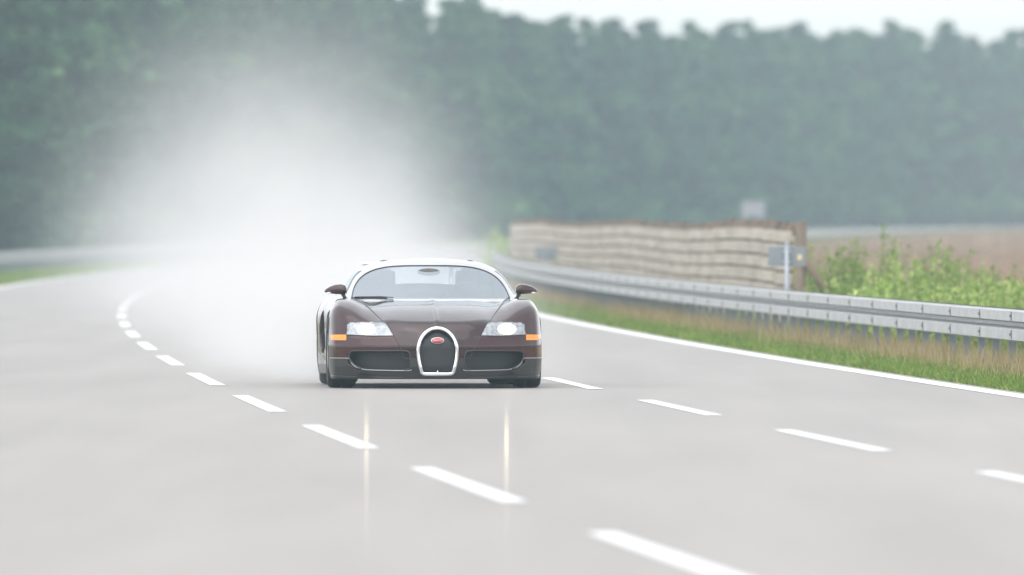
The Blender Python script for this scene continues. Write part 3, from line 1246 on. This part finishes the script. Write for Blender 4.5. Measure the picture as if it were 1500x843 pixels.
def glass(name, tint, refl):
    m, t, b = new_mat(name)
    tp = t.nodes.new('ShaderNodeBsdfTransparent')
    tp.inputs['Color'].default_value = (*tint, 1)
    gl = t.nodes.new('ShaderNodeBsdfGlossy')
    gl.inputs['Color'].default_value = (.88, .95, 1.0, 1)
    gl.inputs['Roughness'].default_value = .02
    geo = t.nodes.new('ShaderNodeNewGeometry')
    dt = t.nodes.new('ShaderNodeVectorMath')
    dt.operation = 'DOT_PRODUCT'
    t.links.new(geo.outputs['Normal'], dt.inputs[0])
    t.links.new(geo.outputs['Incoming'], dt.inputs[1])

    def mth(op, a, b=None):
        nd = t.nodes.new('ShaderNodeMath')
        nd.operation = op
        for i, v in enumerate((a, b)):
            if v is None:
                continue
            if isinstance(v, (int, float)):
                nd.inputs[i].default_value = v
            else:
                t.links.new(v, nd.inputs[i])
        return nd.outputs[0]

    # Schlick's curve, the same from both sides of a thin pane
    fr_ = mth('ADD', mth('MULTIPLY', mth('POWER', mth('SUBTRACT', 1.0, mth('ABSOLUTE', dt.outputs['Value'])), 5.0), .94), .05)
    nz = t.nodes.new('ShaderNodeTexNoise')
    nz.inputs['Scale'].default_value = 3.0
    tc = t.nodes.new('ShaderNodeTexCoord')
    t.links.new(tc.outputs['Object'], nz.inputs['Vector'])
    mr = t.nodes.new('ShaderNodeMapRange')
    mr.inputs['To Min'].default_value = refl * .9
    mr.inputs['To Max'].default_value = refl * 1.1
    t.links.new(nz.outputs['Fac'], mr.inputs['Value'])
    ad = t.nodes.new('ShaderNodeMath')
    ad.operation = 'ADD'
    ad.use_clamp = True
    t.links.new(fr_, ad.inputs[0])
    t.links.new(mr.outputs[0], ad.inputs[1])
    mx = t.nodes.new('ShaderNodeMixShader')
    t.links.new(ad.outputs[0], mx.inputs[0])
    t.links.new(tp.outputs[0], mx.inputs[1])
    t.links.new(gl.outputs[0], mx.inputs[2])
    t.links.new(mx.outputs[0], t.nodes['Material Output'].inputs['Surface'])
    return m


M_GLASS = glass('windscreen_glass', (.92, .95, .95), .40)
M_REARGLASS = glass('rear_glass', (.95, .97, .97), .0)
M_SIDEGLASS = glass('side_glass', (.25, .32, .30), .05)
M_COVER = glass('lamp_cover', (.97, .98, 1.0), .04)


def lamp_glow_mat(name, col, st):
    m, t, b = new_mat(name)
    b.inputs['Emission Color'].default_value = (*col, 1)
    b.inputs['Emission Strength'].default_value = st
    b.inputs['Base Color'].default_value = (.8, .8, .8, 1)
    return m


M_LAMP = lamp_glow_mat('lit_lamp', (1.0, .84, .52), 180.0)
M_BOWL_GLOW = lamp_glow_mat('bowl_glow', (1.0, .80, .46), .75)  # emission stands in for lamp light thrown back by the bowl
M_CORE_GLOW = lamp_glow_mat('core_glow', (1.0, .93, .74), 5.0)  # near-white inner glow round the lamp, painted as emission
M_REFLECTOR = pmat('lamp_reflector', (.50, .51, .52), .3, .2, noise=.45, scale=30, bump=.4)

car = thing('sports_car', 'dark maroon low sports car with lit headlights speeding along the middle lane', 'car', (0, 0, 0))

# ---- sort the skin into its panels
fc = CV[CF].mean(1)
fn_ = np.cross(CV[CF[:, 2]] - CV[CF[:, 0]], CV[CF[:, 3]] - CV[CF[:, 1]])
fn_ /= np.maximum(np.linalg.norm(fn_, axis=1, keepdims=True), 1e-9)
cn_ = CN[CF].mean(1)
ax, fy, fz = np.abs(fc[:, 0]), fc[:, 1], fc[:, 2]
hv = f_house(fc[:, 0], fc[:, 1], fc[:, 2])
bv = f_body(fc[:, 0], fc[:, 1], fc[:, 2])
on_house = (np.abs(hv) < .012) & (bv > -.004)
def ws_half(z):
    f = np.clip((z - .826) / .308, 0, 1)
    return .742 * (1 - .085 * f) * np.maximum(1 - f**2.6, 0)**.25


ws_w = ws_half(fz)
SEAM = ([.27, .28, .36, .49, .60, .72, .79, .822, .84], [.29, .30, .335, .40, .475, .585, .66, .715, .74])
pid = np.full(len(fc), 'rear_body', object)
outer = np.abs(bv) < .02
pid[fy < 1.0] = 'fender_r'
pid[(fy < 1.0) & (fc[:, 0] < 0)] = 'fender_l'
pid[(fy > .47) & (fy < 1.72) & (ax > .7) & (fz > .2) & (fc[:, 0] > 0)] = 'door_r'
pid[(fy > .47) & (fy < 1.72) & (ax > .7) & (fz > .2) & (fc[:, 0] < 0)] = 'door_l'
pid[(ax < ip(fz, *SEAM)) & (fy < 1.1) & (fz > .277)] = 'hood'
pid[(fz < .277) & (fy < .1)] = 'bumper'
pid[(fz < .20) & (fy >= .1)] = 'sill'
pid[on_house & (fz > .80)] = 'roof'
pid[on_house & (ax < ws_w) & (fy < 1.6) & (fn_[:, 1] < -.15) & (fz > .826)] = 'windscreen'
pid[on_house & (ax < .38) & (fy > 2.35) & (fy < 3.0)] = 'rear_window'
sw = on_house & (fy < 1.75) & (ax > .5) & (fz > .86) & (fz < 1.10 - .06 * np.clip((fy - 1.2), 0, 1)) & (cn_[:, 1] > -.25) & (fy > .62 + (fz - .84) * 2.2)
pid[sw & (fc[:, 0] > 0)] = 'window_r'
pid[sw & (fc[:, 0] < 0)] = 'window_l'
recess = (bv < -.015) & ~on_house & (hv > .01)
pid[recess] = 'liner'

# the joints between panels run smooth: relax the vertices where two panels meet along their line
_, pk_ = np.unique(pid.astype(str), return_inverse=True)
ea = np.concatenate([CF[:, [k, (k + 1) % 4]] for k in range(4)])
ep = np.tile(pk_, 4)
key = np.sort(ea, 1)
order = np.lexsort((key[:, 1], key[:, 0]))
ks, ps = key[order], ep[order]
same = (ks[1:] == ks[:-1]).all(1) & (ps[1:] != ps[:-1])
be = ks[1:][same]
nb = {}
for a_, b_ in be:
    nb.setdefault(int(a_), []).append(int(b_))
    nb.setdefault(int(b_), []).append(int(a_))
vi_ = np.array([v for v in nb if len(nb[v]) == 2])
n0, n1 = np.array([nb[v][0] for v in vi_]), np.array([nb[v][1] for v in vi_])
for it in range(14):
    CV[vi_] = CV[vi_] * .5 + (CV[n0] + CV[n1]) * .25
q_ = CV[vi_]
g = grad(f_car, q_)
q_ = q_ - np.clip(f_car(q_[:, 0], q_[:, 1], q_[:, 2])[:, None] * g / np.maximum((g * g).sum(1, keepdims=True), .2), -.004, .004)
CV[vi_] = q_

PNAME = {'rear_body': ('rear_body', M_PAINT), 'fender_r': ('fender', M_PAINT), 'fender_l': ('fender', M_PAINT), 'door_r': ('door', M_PAINT), 'door_l': ('door', M_PAINT),
         'hood': ('hood', M_HOOD), 'bumper': ('bumper', M_CARBON), 'sill': ('sill', M_CARBON), 'roof': ('roof', M_SILVER), 'windscreen': ('windscreen', M_GLASS),
         'rear_window': ('rear_window', M_REARGLASS), 'window_r': ('side_window', M_SIDEGLASS), 'window_l': ('side_window', M_SIDEGLASS), 'liner': ('inner_liner', M_DARK)}
PART = {}
for key in PNAME:
    sel = CF[pid == key]
    if len(sel) == 0:
        continue
    used, inv = np.unique(sel.ravel(), return_inverse=True)
    nm, mt = PNAME[key]
    me = mesh_np(nm, CV[used], inv.reshape(-1, 4), True)
    if key != 'liner':
        me.normals_split_custom_set_from_vertices([tuple(q) for q in CN[used]])
    PART[key] = link(nm, me, car, [mt])

# ---- joints, trims
for sx in (1, -1):
    pts = [(sx * x, z) for z, x in zip(SEAM[0][3:], SEAM[1][3:])]
    pts = smooth_path(pts[1:6] + [(sx * .738, .829)], 5)
    q = on_body(pts, .002, 2)
    mb = MB()
    mb.tube(q, np.interp(np.linspace(0, 1, len(q)), [0, .5, 1], [.003, .007, .009]), 6)
    mb.build('hood_seam', M_BLACK, car, True)
    mb = MB()
    mb.tube(on_body([(sx * .40, .487), (sx * .335, .36), (sx * .30, .279), (sx * .20, .277)], .0, 6), .0035, 6)
    mb.build('bumper_seam', M_BLACK, car, True)

hz = .829 + .305 * np.sin(np.linspace(0, math.pi / 2, 40))**.8
hz = np.concatenate([hz[:-1], .829 + .305 * np.array([.997, .9985, .9995, .99995])])
hz.sort()
ww = ws_half(hz)
right = [(w, z) for w, z in zip(ww, hz)]
loop = right + [(-w, z) for w, z in right[::-1]]
mb = MB()
mb.tube(on_body(loop, .001, 3), .0065, 6)
mb.build('windscreen_seal', M_BLACK, car, True)

# ---- intake grilles and trims
for sx in (1, -1):
    mb = MB()
    V, F = [], []
    xs = np.linspace(.24, .83, 24)
    zs = np.linspace(.165, .36, 8)
    for i, xx in enumerate(xs):
        for zz in zs:
            V.append((sx * xx, float(ip(xx, *P_NOSE)) + .13, zz))
    for i in range(len(xs) - 1):
        for j in range(len(zs) - 1):
            F.append((i * 8 + j, (i + 1) * 8 + j, (i + 1) * 8 + j + 1, i * 8 + j + 1))
    mb.add(V, F)
    intake = mb.build('air_intake', M_MESH, car, True)
    mb = MB()
    ol = smooth_path([(sx * .70, .182), (sx * .76, .215), (sx * .805, .265), (sx * .813, .31), (sx * .79, .345), (sx * .74, .351), (sx * .5, .351), (sx * .31, .351), (sx * .265, .335), (sx * .254, .30), (sx * .254, .22), (sx * .27, .18), (sx * .31, .175)], 5)
    mb.tube(on_body(ol, -.003, 1), .0085, 6)
    mb.build('intake_rim', M_BLACK, intake, True)
    mb = MB()
    tp = smooth_path([(sx * .985, .281), (sx * .87, .281), (sx * .815, .277), (sx * .79, .235), (sx * .745, .197), (sx * .66, .176), (sx * .5, .170), (sx * .27, .168), (sx * .245, .180)], 5)
    mb.tube(on_body(tp, .0, 2), .0038, 6)
    mb.build('trim_strip', M_RIM, intake, True)
    mb = MB()
    mb.tube(on_body([(sx * .965, .115), (sx * .8, .108), (sx * .5, .104), (sx * .3, .104)], .006, 6), .007, 6)
    mb.build('splitter', M_BLACK, car, True)

# ---- horseshoe radiator grille
gz_ = .15 + .4055 * np.sin(np.linspace(0, math.pi / 2, 44))
gl = [(float(ip(z, *GRZ)), float(z)) for z in gz_]
outline = [(.10, .137), (.13, .14)] + gl + [(0.0, .556)] + [(-a, b) for a, b in gl[::-1]] + [(-.13, .14), (-.10, .137)]
outline = [(x * .965, z) for x, z in outline]
mb = MB()
q = on_body(outline + [(0.0, .137), (outline[0][0], outline[0][1])], .006, 2)
mb.tube(q, .0185, 10, cap=False)
mb.tube([(0, q[0][1] - .004, .137), (0, q[0][1] - .002, .172)], [.012, .004], 8)
grille = mb.build('grille', M_CHROME, car, True)
mb = MB()
V, F = [], []
zs = np.linspace(.13, .55, 22)
for z in zs:
    w = float(ip(z, *GRZ)) * .99
    yy = surf_y([0.0], [z], f_body)[0] + .038
    for k in range(9):
        V.append((w * (k / 4 - 1), yy + .02 * (k / 4 - 1)**2, z))
for i in range(len(zs) - 1):
    for k in range(8):
        F.append((i * 9 + k, i * 9 + k + 1, (i + 1) * 9 + k + 1, (i + 1) * 9 + k))
mb.add(V, F)
mb.build('grille_mesh', M_MESH, grille, True)
yb = surf_y([0.0], [.447], f_body)[0] + .010
mb = MB()
mb.lathe([(0, .0001), (0, .060), (.012, .062), (.02, .058)], 'y', 40)
badge = mb.build('badge', M_WHITE, grille, True)
badge.location = (0, yb, .447)
badge.scale = (1.0, 1, .48)
mb = MB()
mb.lathe([(-.003, .0001), (-.003, .051), (0, .053)], 'y', 40)
bf = mb.build('badge_face', M_BADGE, badge, True)
cu = bpy.data.curves.new('lettering', 'FONT')
cu.body = 'BUGATTI'
cu.size = .024
cu.align_x = 'CENTER'
cu.align_y = 'CENTER'
cu.extrude = .0006
to = bpy.data.objects.new('lettering_source', cu)
C.objects.link(to)
dg = bpy.context.evaluated_depsgraph_get()
tme = bpy.data.meshes.new_from_object(to.evaluated_get(dg))
bpy.data.objects.remove(to)
bpy.data.curves.remove(cu)
tme.name = 'lettering'
tme.materials.clear()
tme.materials.append(M_WHITE)
for v in tme.vertices:
    x_, y_, z_ = v.co
    v.co = (x_ * .82, -.0042 - z_, y_ * 1.9)
lt = link('lettering', tme, badge)

# ---- headlights, indicators
for sx in (1, -1):
    shell = patch(LAMP, lambda x, z: .004 + .0025 * np.sin(np.abs(x) * 70) * np.sin(z * 90), sx)
    hl = link('headlight', shell, car, [M_REFLECTOR])
    circ = lambda cx, cz, rx, rz_: [(cx + rx * math.cos(k * math.pi / 14), cz + rz_ * math.sin(k * math.pi / 14)) for k in range(28)]
    link('lamp_bowl_glow', patch(circ(.652, .547, .088, .054), .008, sx), hl, [M_BOWL_GLOW])  # warm outer glow round the lamp, an emissive patch
    link('lamp_core_glow', patch(circ(.650, .547, .058, .046), .0095, sx), hl, [M_CORE_GLOW])
    link('lamp', patch(circ(.648, .546, .024, .024), .011, sx), hl, [M_LAMP])
    link('lens_cover', patch(LAMP, .013, sx), hl, [M_COVER])
    mb = MB()
    mb.tube(on_body([(sx * a, b) for a, b in LAMP], .002, 5, True), .004, 6)
    mb.build('lamp_gasket', M_BLACK, hl, True)
    ip_ = [(.834, .446), (.972, .447), (.974, .496), (.834, .498)]
    link('indicator', patch(ip_, .004, sx), car, [M_AMBER])

# ---- wheels
def wheel(x, y, z, R, W, sx):
    mb = MB()
    w = W / 2
    mb.lathe([(-w * .8, R * .66), (-w, R * .72), (-w, R * .9), (-w * .88, R * .975), (-w * .6, R), (-w * .05, R * 1.002), (-.004, R * .985), (.004, R * .985), (w * .05, R * 1.002), (w * .6, R),
              (w * .88, R * .975), (w, R * .9), (w, R * .72), (w * .8, R * .66)], 'x', 64)
    t = mb.build('wheel', M_RUBBER, car, True)
    t.location = (x, y, z)
    mb = MB()
    rr_ = R * .68
    mb.lathe([(w * .92 * sx, rr_), (w * .88 * sx, rr_ * .93), (w * .3 * sx, rr_ * .88), (-w * .9 * sx, rr_ * .9), (-w * .9 * sx, rr_)], 'x', 48)
    mb.lathe([(w * .62 * sx, .0001), (w * .62 * sx, .06), (w * .4 * sx, .09)], 'x', 24)
    for k in range(9):
        a = 2 * math.pi * k / 9
        d = Vector((0, math.cos(a), math.sin(a)))
        mb.box(d * rr_ * .5 + Vector((w * .62 * sx, 0, 0)), (.03, .045, rr_ * .95), 0, Matrix.Rotation(a - math.pi / 2, 3, 'X'))
    mb.build('rim', M_RIM, t, True)
    mb = MB()
    mb.lathe([(w * .1 * sx, .05), (w * .1 * sx, rr_ * .8), (w * .0, rr_ * .8)], 'x', 40)
    mb.build('brake_disc', M_STEEL, t, True)


for sx in (1, -1):
    wheel(sx * .865, 0, .342, .342, .262, sx)
    wheel(sx * .80, 2.71, .355, .355, .36, sx)

# ---- mirrors
for sx in (1, -1):
    V, F = [], []
    prof = [(.795, .028, .055, .900), (.81, .044, .066, .909), (.85, .052, .064, .911), (.90, .048, .055, .909), (.95, .035, .043, .905), (.985, .020, .028, .899), (1.0, .006, .012, .896)]
    n = 20
    for (xx, hz_, hy, zc) in prof:
        for k in range(n):
            a = 2 * math.pi * k / n
            ca, sa = math.cos(a), math.sin(a)
            zz = zc + (hz_ * 1.05 if sa > 0 else hz_ * .85) * math.copysign(abs(sa)**.8, sa)
            yy = .60 + hy * 1.3 * math.copysign(abs(ca)**.8, ca) + (xx - .8) * .18
            V.append((sx * xx, yy, zz))
    m_ = len(prof)
    for i in range(m_ - 1):
        for k in range(n):
            F.append((i * n + k, i * n + (k + 1) % n, (i + 1) * n + (k + 1) % n, (i + 1) * n + k))
    F += [tuple(range(n)), tuple((m_ - 1) * n + k for k in range(n))]
    mb = MB()
    mb.add(V, F)
    mir = mb.build('mirror', M_PAINT, car, True)
    mb = MB()
    mb.tube([(sx * .79, .63, .80), (sx * .815, .62, .845), (sx * .83, .61, .875)], [.022, .017, .02], 8, flat=1.4)
    mb.build('mirror_stalk', M_BLACK, mir, True)
    mb = MB()
    mb.box((sx * .868, .690, .908), (.10, .004, .06))
    mb.build('mirror_glass', M_CHROME, mir)
    mb = MB()
    mb.box((sx * .962, .575, .884), (.035, .03, .010))
    mb.build('mirror_lamp', M_WHITE, mir, bevel=.003)

# ---- wiper, roof scoops, rear wing
mb = MB()
q = on_body([(-.715, .832), (-.62, .835), (-.5, .836), (-.42, .832)], .008, 5)
mb.tube(q, .0085, 6)
mb.tube(on_body([(-.50, .840), (-.42, .834), (-.36, .830)], .010, 5), .005, 6)
mb.build('wiper', M_BLACK, car, True)
for sx in (1, -1):
    V, F = [], []
    n = 18
    for (yy, rx, rz_, zc) in [(1.62, .058, .026, 1.160), (1.64, .064, .030, 1.160), (1.8, .07, .032, 1.154), (2.1, .07, .032, 1.126), (2.4, .05, .02, 1.085), (2.55, .01, .005, 1.05)]:
        for k in range(n):
            a = 2 * math.pi * k / n
            V.append((sx * .40 + rx * math.cos(a), yy, zc + rz_ * math.sin(a)))
    for i in range(5):
        for k in range(n):
            F.append((i * n + k, i * n + (k + 1) % n, (i + 1) * n + (k + 1) % n, (i + 1) * n + k))
    mb = MB()
    mb.add(V, F)
    scp = mb.build('roof_scoop', M_CHROME, car, True)
    mb = MB()
    mb.add([(sx * .40 + .054 * math.cos(2 * math.pi * k / n), 1.64, 1.160 + .022 * math.sin(2 * math.pi * k / n)) for k in range(n)], [tuple(range(n))])
    mb.build('scoop_opening', M_DARK, scp)
V, F = [], []
n = 16
for (xx, s_) in ((-.56, .75), (-.545, .95), (-.3, 1), (0, 1), (.3, 1), (.545, .95), (.56, .75)):
    for k in range(n):
        a = 2 * math.pi * k / n
        V.append((xx, 3.3 + .15 * s_ * math.cos(a), 1.145 + .020 * s_ * math.sin(a) - .02 * math.cos(a) * 0 + .012 * (1 - (xx / .56)**2)))
for i in range(6):
    for k in range(n):
        F.append((i * n + k, i * n + (k + 1) % n, (i + 1) * n + (k + 1) % n, (i + 1) * n + k))
F += [tuple(range(n)), tuple(6 * n + k for k in range(n))]
mb = MB()
mb.add(V, F)
wing = mb.build('rear_wing', M_SILVER, car, True)
for sx in (1, -1):
    mb = MB()
    mb.tube([(sx * .3, 3.2, .80), (sx * .3, 3.28, 1.14)], .022, 8)
    mb.build('wing_strut', M_RIM, wing, True)
    for xx in (.42, .62):
        mb = MB()
        mb.lathe([(0, .0001), (0, .05), (-.03, .058)], 'y', 24, (sx * xx, float(3.57 - .22 * xx * xx), .62))
        mb.build('tail_lamp', M_TAIL, car, True)
mb = MB()
mb.box((0, 3.52, .28), (.3, .1, .1))
mb.build('exhaust', M_RIM, car, bevel=.02)

# ---- inside
mb = MB()
mb.box((0, 1.0, .74), (1.36, .5, .14))
mb.build('dashboard', M_LEATHER, car, bevel=.03)
for sx in (1, -1):
    mb = MB()
    mb.box((0, -.18, -.3), (.46, .5, .14))
    st_ = mb.build('seat', M_LEATHER, car, bevel=.03)
    st_.location = (sx * .39, 1.75, .68)
    mb = MB()
    mb.box((0, .16, -.02), (.46, .12, .58), 0, Matrix.Rotation(-.25, 3, 'X'))
    mb.build('backrest', M_LEATHER, st_, bevel=.03)
    mb = MB()
    mb.box((0, .24, .33), (.21, .09, .15))
    mb.build('headrest', M_LEATHER, st_, bevel=.03)
mb = MB()
mb.ellipsoid((0, 1.14, 1.075), (.11, .025, .035))
mb.build('rear_view_mirror', M_LEATHER, car, True)
mb = MB()
V, F = [], []
n, m_ = 32, 8
for i in range(n):
    a = 2 * math.pi * i / n
    for k in range(m_):
        b = 2 * math.pi * k / m_
        r_ = .175 + .015 * math.cos(b)
        V.append((.36 + r_ * math.cos(a), 1.32 + r_ * math.sin(a) * .35 + .015 * math.sin(b), .80 + r_ * math.sin(a)))
for i in range(n):
    for k in range(m_):
        F.append((i * m_ + k, ((i + 1) % n) * m_ + k, ((i + 1) % n) * m_ + (k + 1) % m_, i * m_ + (k + 1) % m_))
mb.add(V, F)
mb.box((.36, 1.33, .80), (.34, .02, .03))
mb.build('steering_wheel', M_BLACK, car, True)
mb = MB()
mb.box((0, 1.2, .115), (1.5, 4.0, .012))
mb.build('underfloor', M_DARK, car)

car.location = (-.733, 128.4, .0)
car.rotation_euler = (0, 0, .0451)

# ------------------------------------------------------------------ spray thrown up behind the car
def lane(Y):
    return A(Y) + 1.78


def spray_material():
    m = bpy.data.materials.new('road_spray')
    m.use_nodes = True
    t = m.node_tree
    for nd in list(t.nodes):
        if nd.type == 'BSDF_PRINCIPLED':
            t.nodes.remove(nd)
    out = t.nodes['Material Output']

    def M(op, a, b=None, c=None, clamp=False):
        nd = t.nodes.new('ShaderNodeMath')
        nd.operation = op
        nd.use_clamp = clamp
        for i, v in enumerate((a, b, c)):
            if v is None:
                continue
            if isinstance(v, (int, float)):
                nd.inputs[i].default_value = v
            else:
                t.links.new(v, nd.inputs[i])
        return nd.outputs[0]

    tc = t.nodes.new('ShaderNodeTexCoord')
    sp = t.nodes.new('ShaderNodeSeparateXYZ')
    t.links.new(tc.outputs['Object'], sp.inputs[0])
    x, y, z = sp.outputs
    s = M('MAXIMUM', M('SUBTRACT', y, 131.0), 0.0)
    cx = M('ADD', M('ADD', M('MULTIPLY', M('MULTIPLY', y, y), 0.9225e-4), M('MULTIPLY', y, -0.0707)), 4.846 + 1.78)
    cx = M('ADD', cx, M('MULTIPLY', s, DRIFT))
    w = M('ADD', M('MULTIPLY', s, SPW), SPW0)
    h = M('ADD', M('MULTIPLY', s, SPH), SPH0)
    la = M('DIVIDE', M('SUBTRACT', x, cx), w)
    ve = M('DIVIDE', M('MAXIMUM', z, 0.0), h)
    q = M('ADD', M('MULTIPLY', la, la), M('MULTIPLY', ve, ve))
    g = M('EXPONENT', M('MULTIPLY', M('POWER', q, 1.5), -1.0))
    near = M('MULTIPLY', M('EXPONENT', M('MULTIPLY', s, -1 / 12.0)), SPD_NEAR)
    far = M('MULTIPLY', M('EXPONENT', M('MULTIPLY', s, -1 / 260.0)), SPD_FAR)
    d = M('MULTIPLY', M('ADD', near, far), g)
    nz = t.nodes.new('ShaderNodeTexNoise')
    nz.inputs['Scale'].default_value = .5
    nz.inputs['Detail'].default_value = 3
    mp = t.nodes.new('ShaderNodeMapping')
    mp.inputs['Scale'].default_value = (1, .05, 1)
    t.links.new(tc.outputs['Object'], mp.inputs[0])
    t.links.new(mp.outputs[0], nz.inputs['Vector'])
    d = M('MULTIPLY', d, M('MAXIMUM', M('ADD', M('MULTIPLY', nz.outputs['Fac'], 2.6), -.3), .05))
    fade = M('MULTIPLY', M('SUBTRACT', SPEND, y), 1 / 80.0, None, True)
    fin = M('MULTIPLY', M('SUBTRACT', y, 130.0), 1 / 1.5, None, True)
    d = M('MULTIPLY', d, M('MULTIPLY', fade, fin))
    pv = t.nodes.new('ShaderNodeVolumePrincipled')
    pv.inputs['Color'].default_value = (.86, .86, .86, 1)
    t.links.new(d, pv.inputs['Density'])
    t.links.new(pv.outputs[0], out.inputs['Volume'])
    return m


SPW0, SPW, SPH0, SPH = 1.2, .0148, .90, .0222
SPD_NEAR, SPD_FAR, SPEND, DRIFT = .24, .024, 385.0, .0060
ys = np.concatenate([np.arange(130.0, 150, 3), np.arange(150, SPEND + 1, 10)])
V, F = [], []
n = 14
for yy in ys:
    s = max(yy - 131, 0)
    w, h = (SPW0 + SPW * s) * 2.1, (SPH0 + SPH * s) * 2.1
    for k in range(n):
        a = math.pi * k / (n - 1)
        V.append((lane(yy) + DRIFT * s + w * math.cos(a), yy, .012 + float(G(yy)) + h * math.sin(a)))
m_ = len(ys)
for i in range(m_ - 1):
    for k in range(n):
        F.append((i * n + k, (i + 1) * n + k, (i + 1) * n + (k + 1) % n, i * n + (k + 1) % n))
F += [tuple(range(n)), tuple((m_ - 1) * n + k for k in range(n))[::-1]]
me = mesh_np('spray', V, F)
me.materials.append(spray_material())
o = link('spray', me)
bm = bmesh.new(); bm.from_mesh(me); bmesh.ops.recalc_face_normals(bm, faces=bm.faces); bm.to_mesh(me); bm.free()
o['kind'] = 'stuff'
o['label'] = 'white plume of spray hanging in the air behind the car'

# ------------------------------------------------------------------ haze
m = bpy.data.materials.new('haze_air')
m.use_nodes = True
for nd in list(m.node_tree.nodes):
    if nd.type == 'BSDF_PRINCIPLED':
        m.node_tree.nodes.remove(nd)
pv = m.node_tree.nodes.new('ShaderNodeVolumePrincipled')
pv.inputs['Color'].default_value = (.435, .565, .64, 1)
pv.inputs['Density'].default_value = .0006
m.node_tree.links.new(pv.outputs[0], m.node_tree.nodes['Material Output'].inputs['Volume'])
mb = MB()
mb.box((0, 760, 11.5), (1150, 2200, 25.3))
o = mb.build('haze', m)
o['kind'] = 'stuff'
o['label'] = 'thin blue grey haze over the whole place'
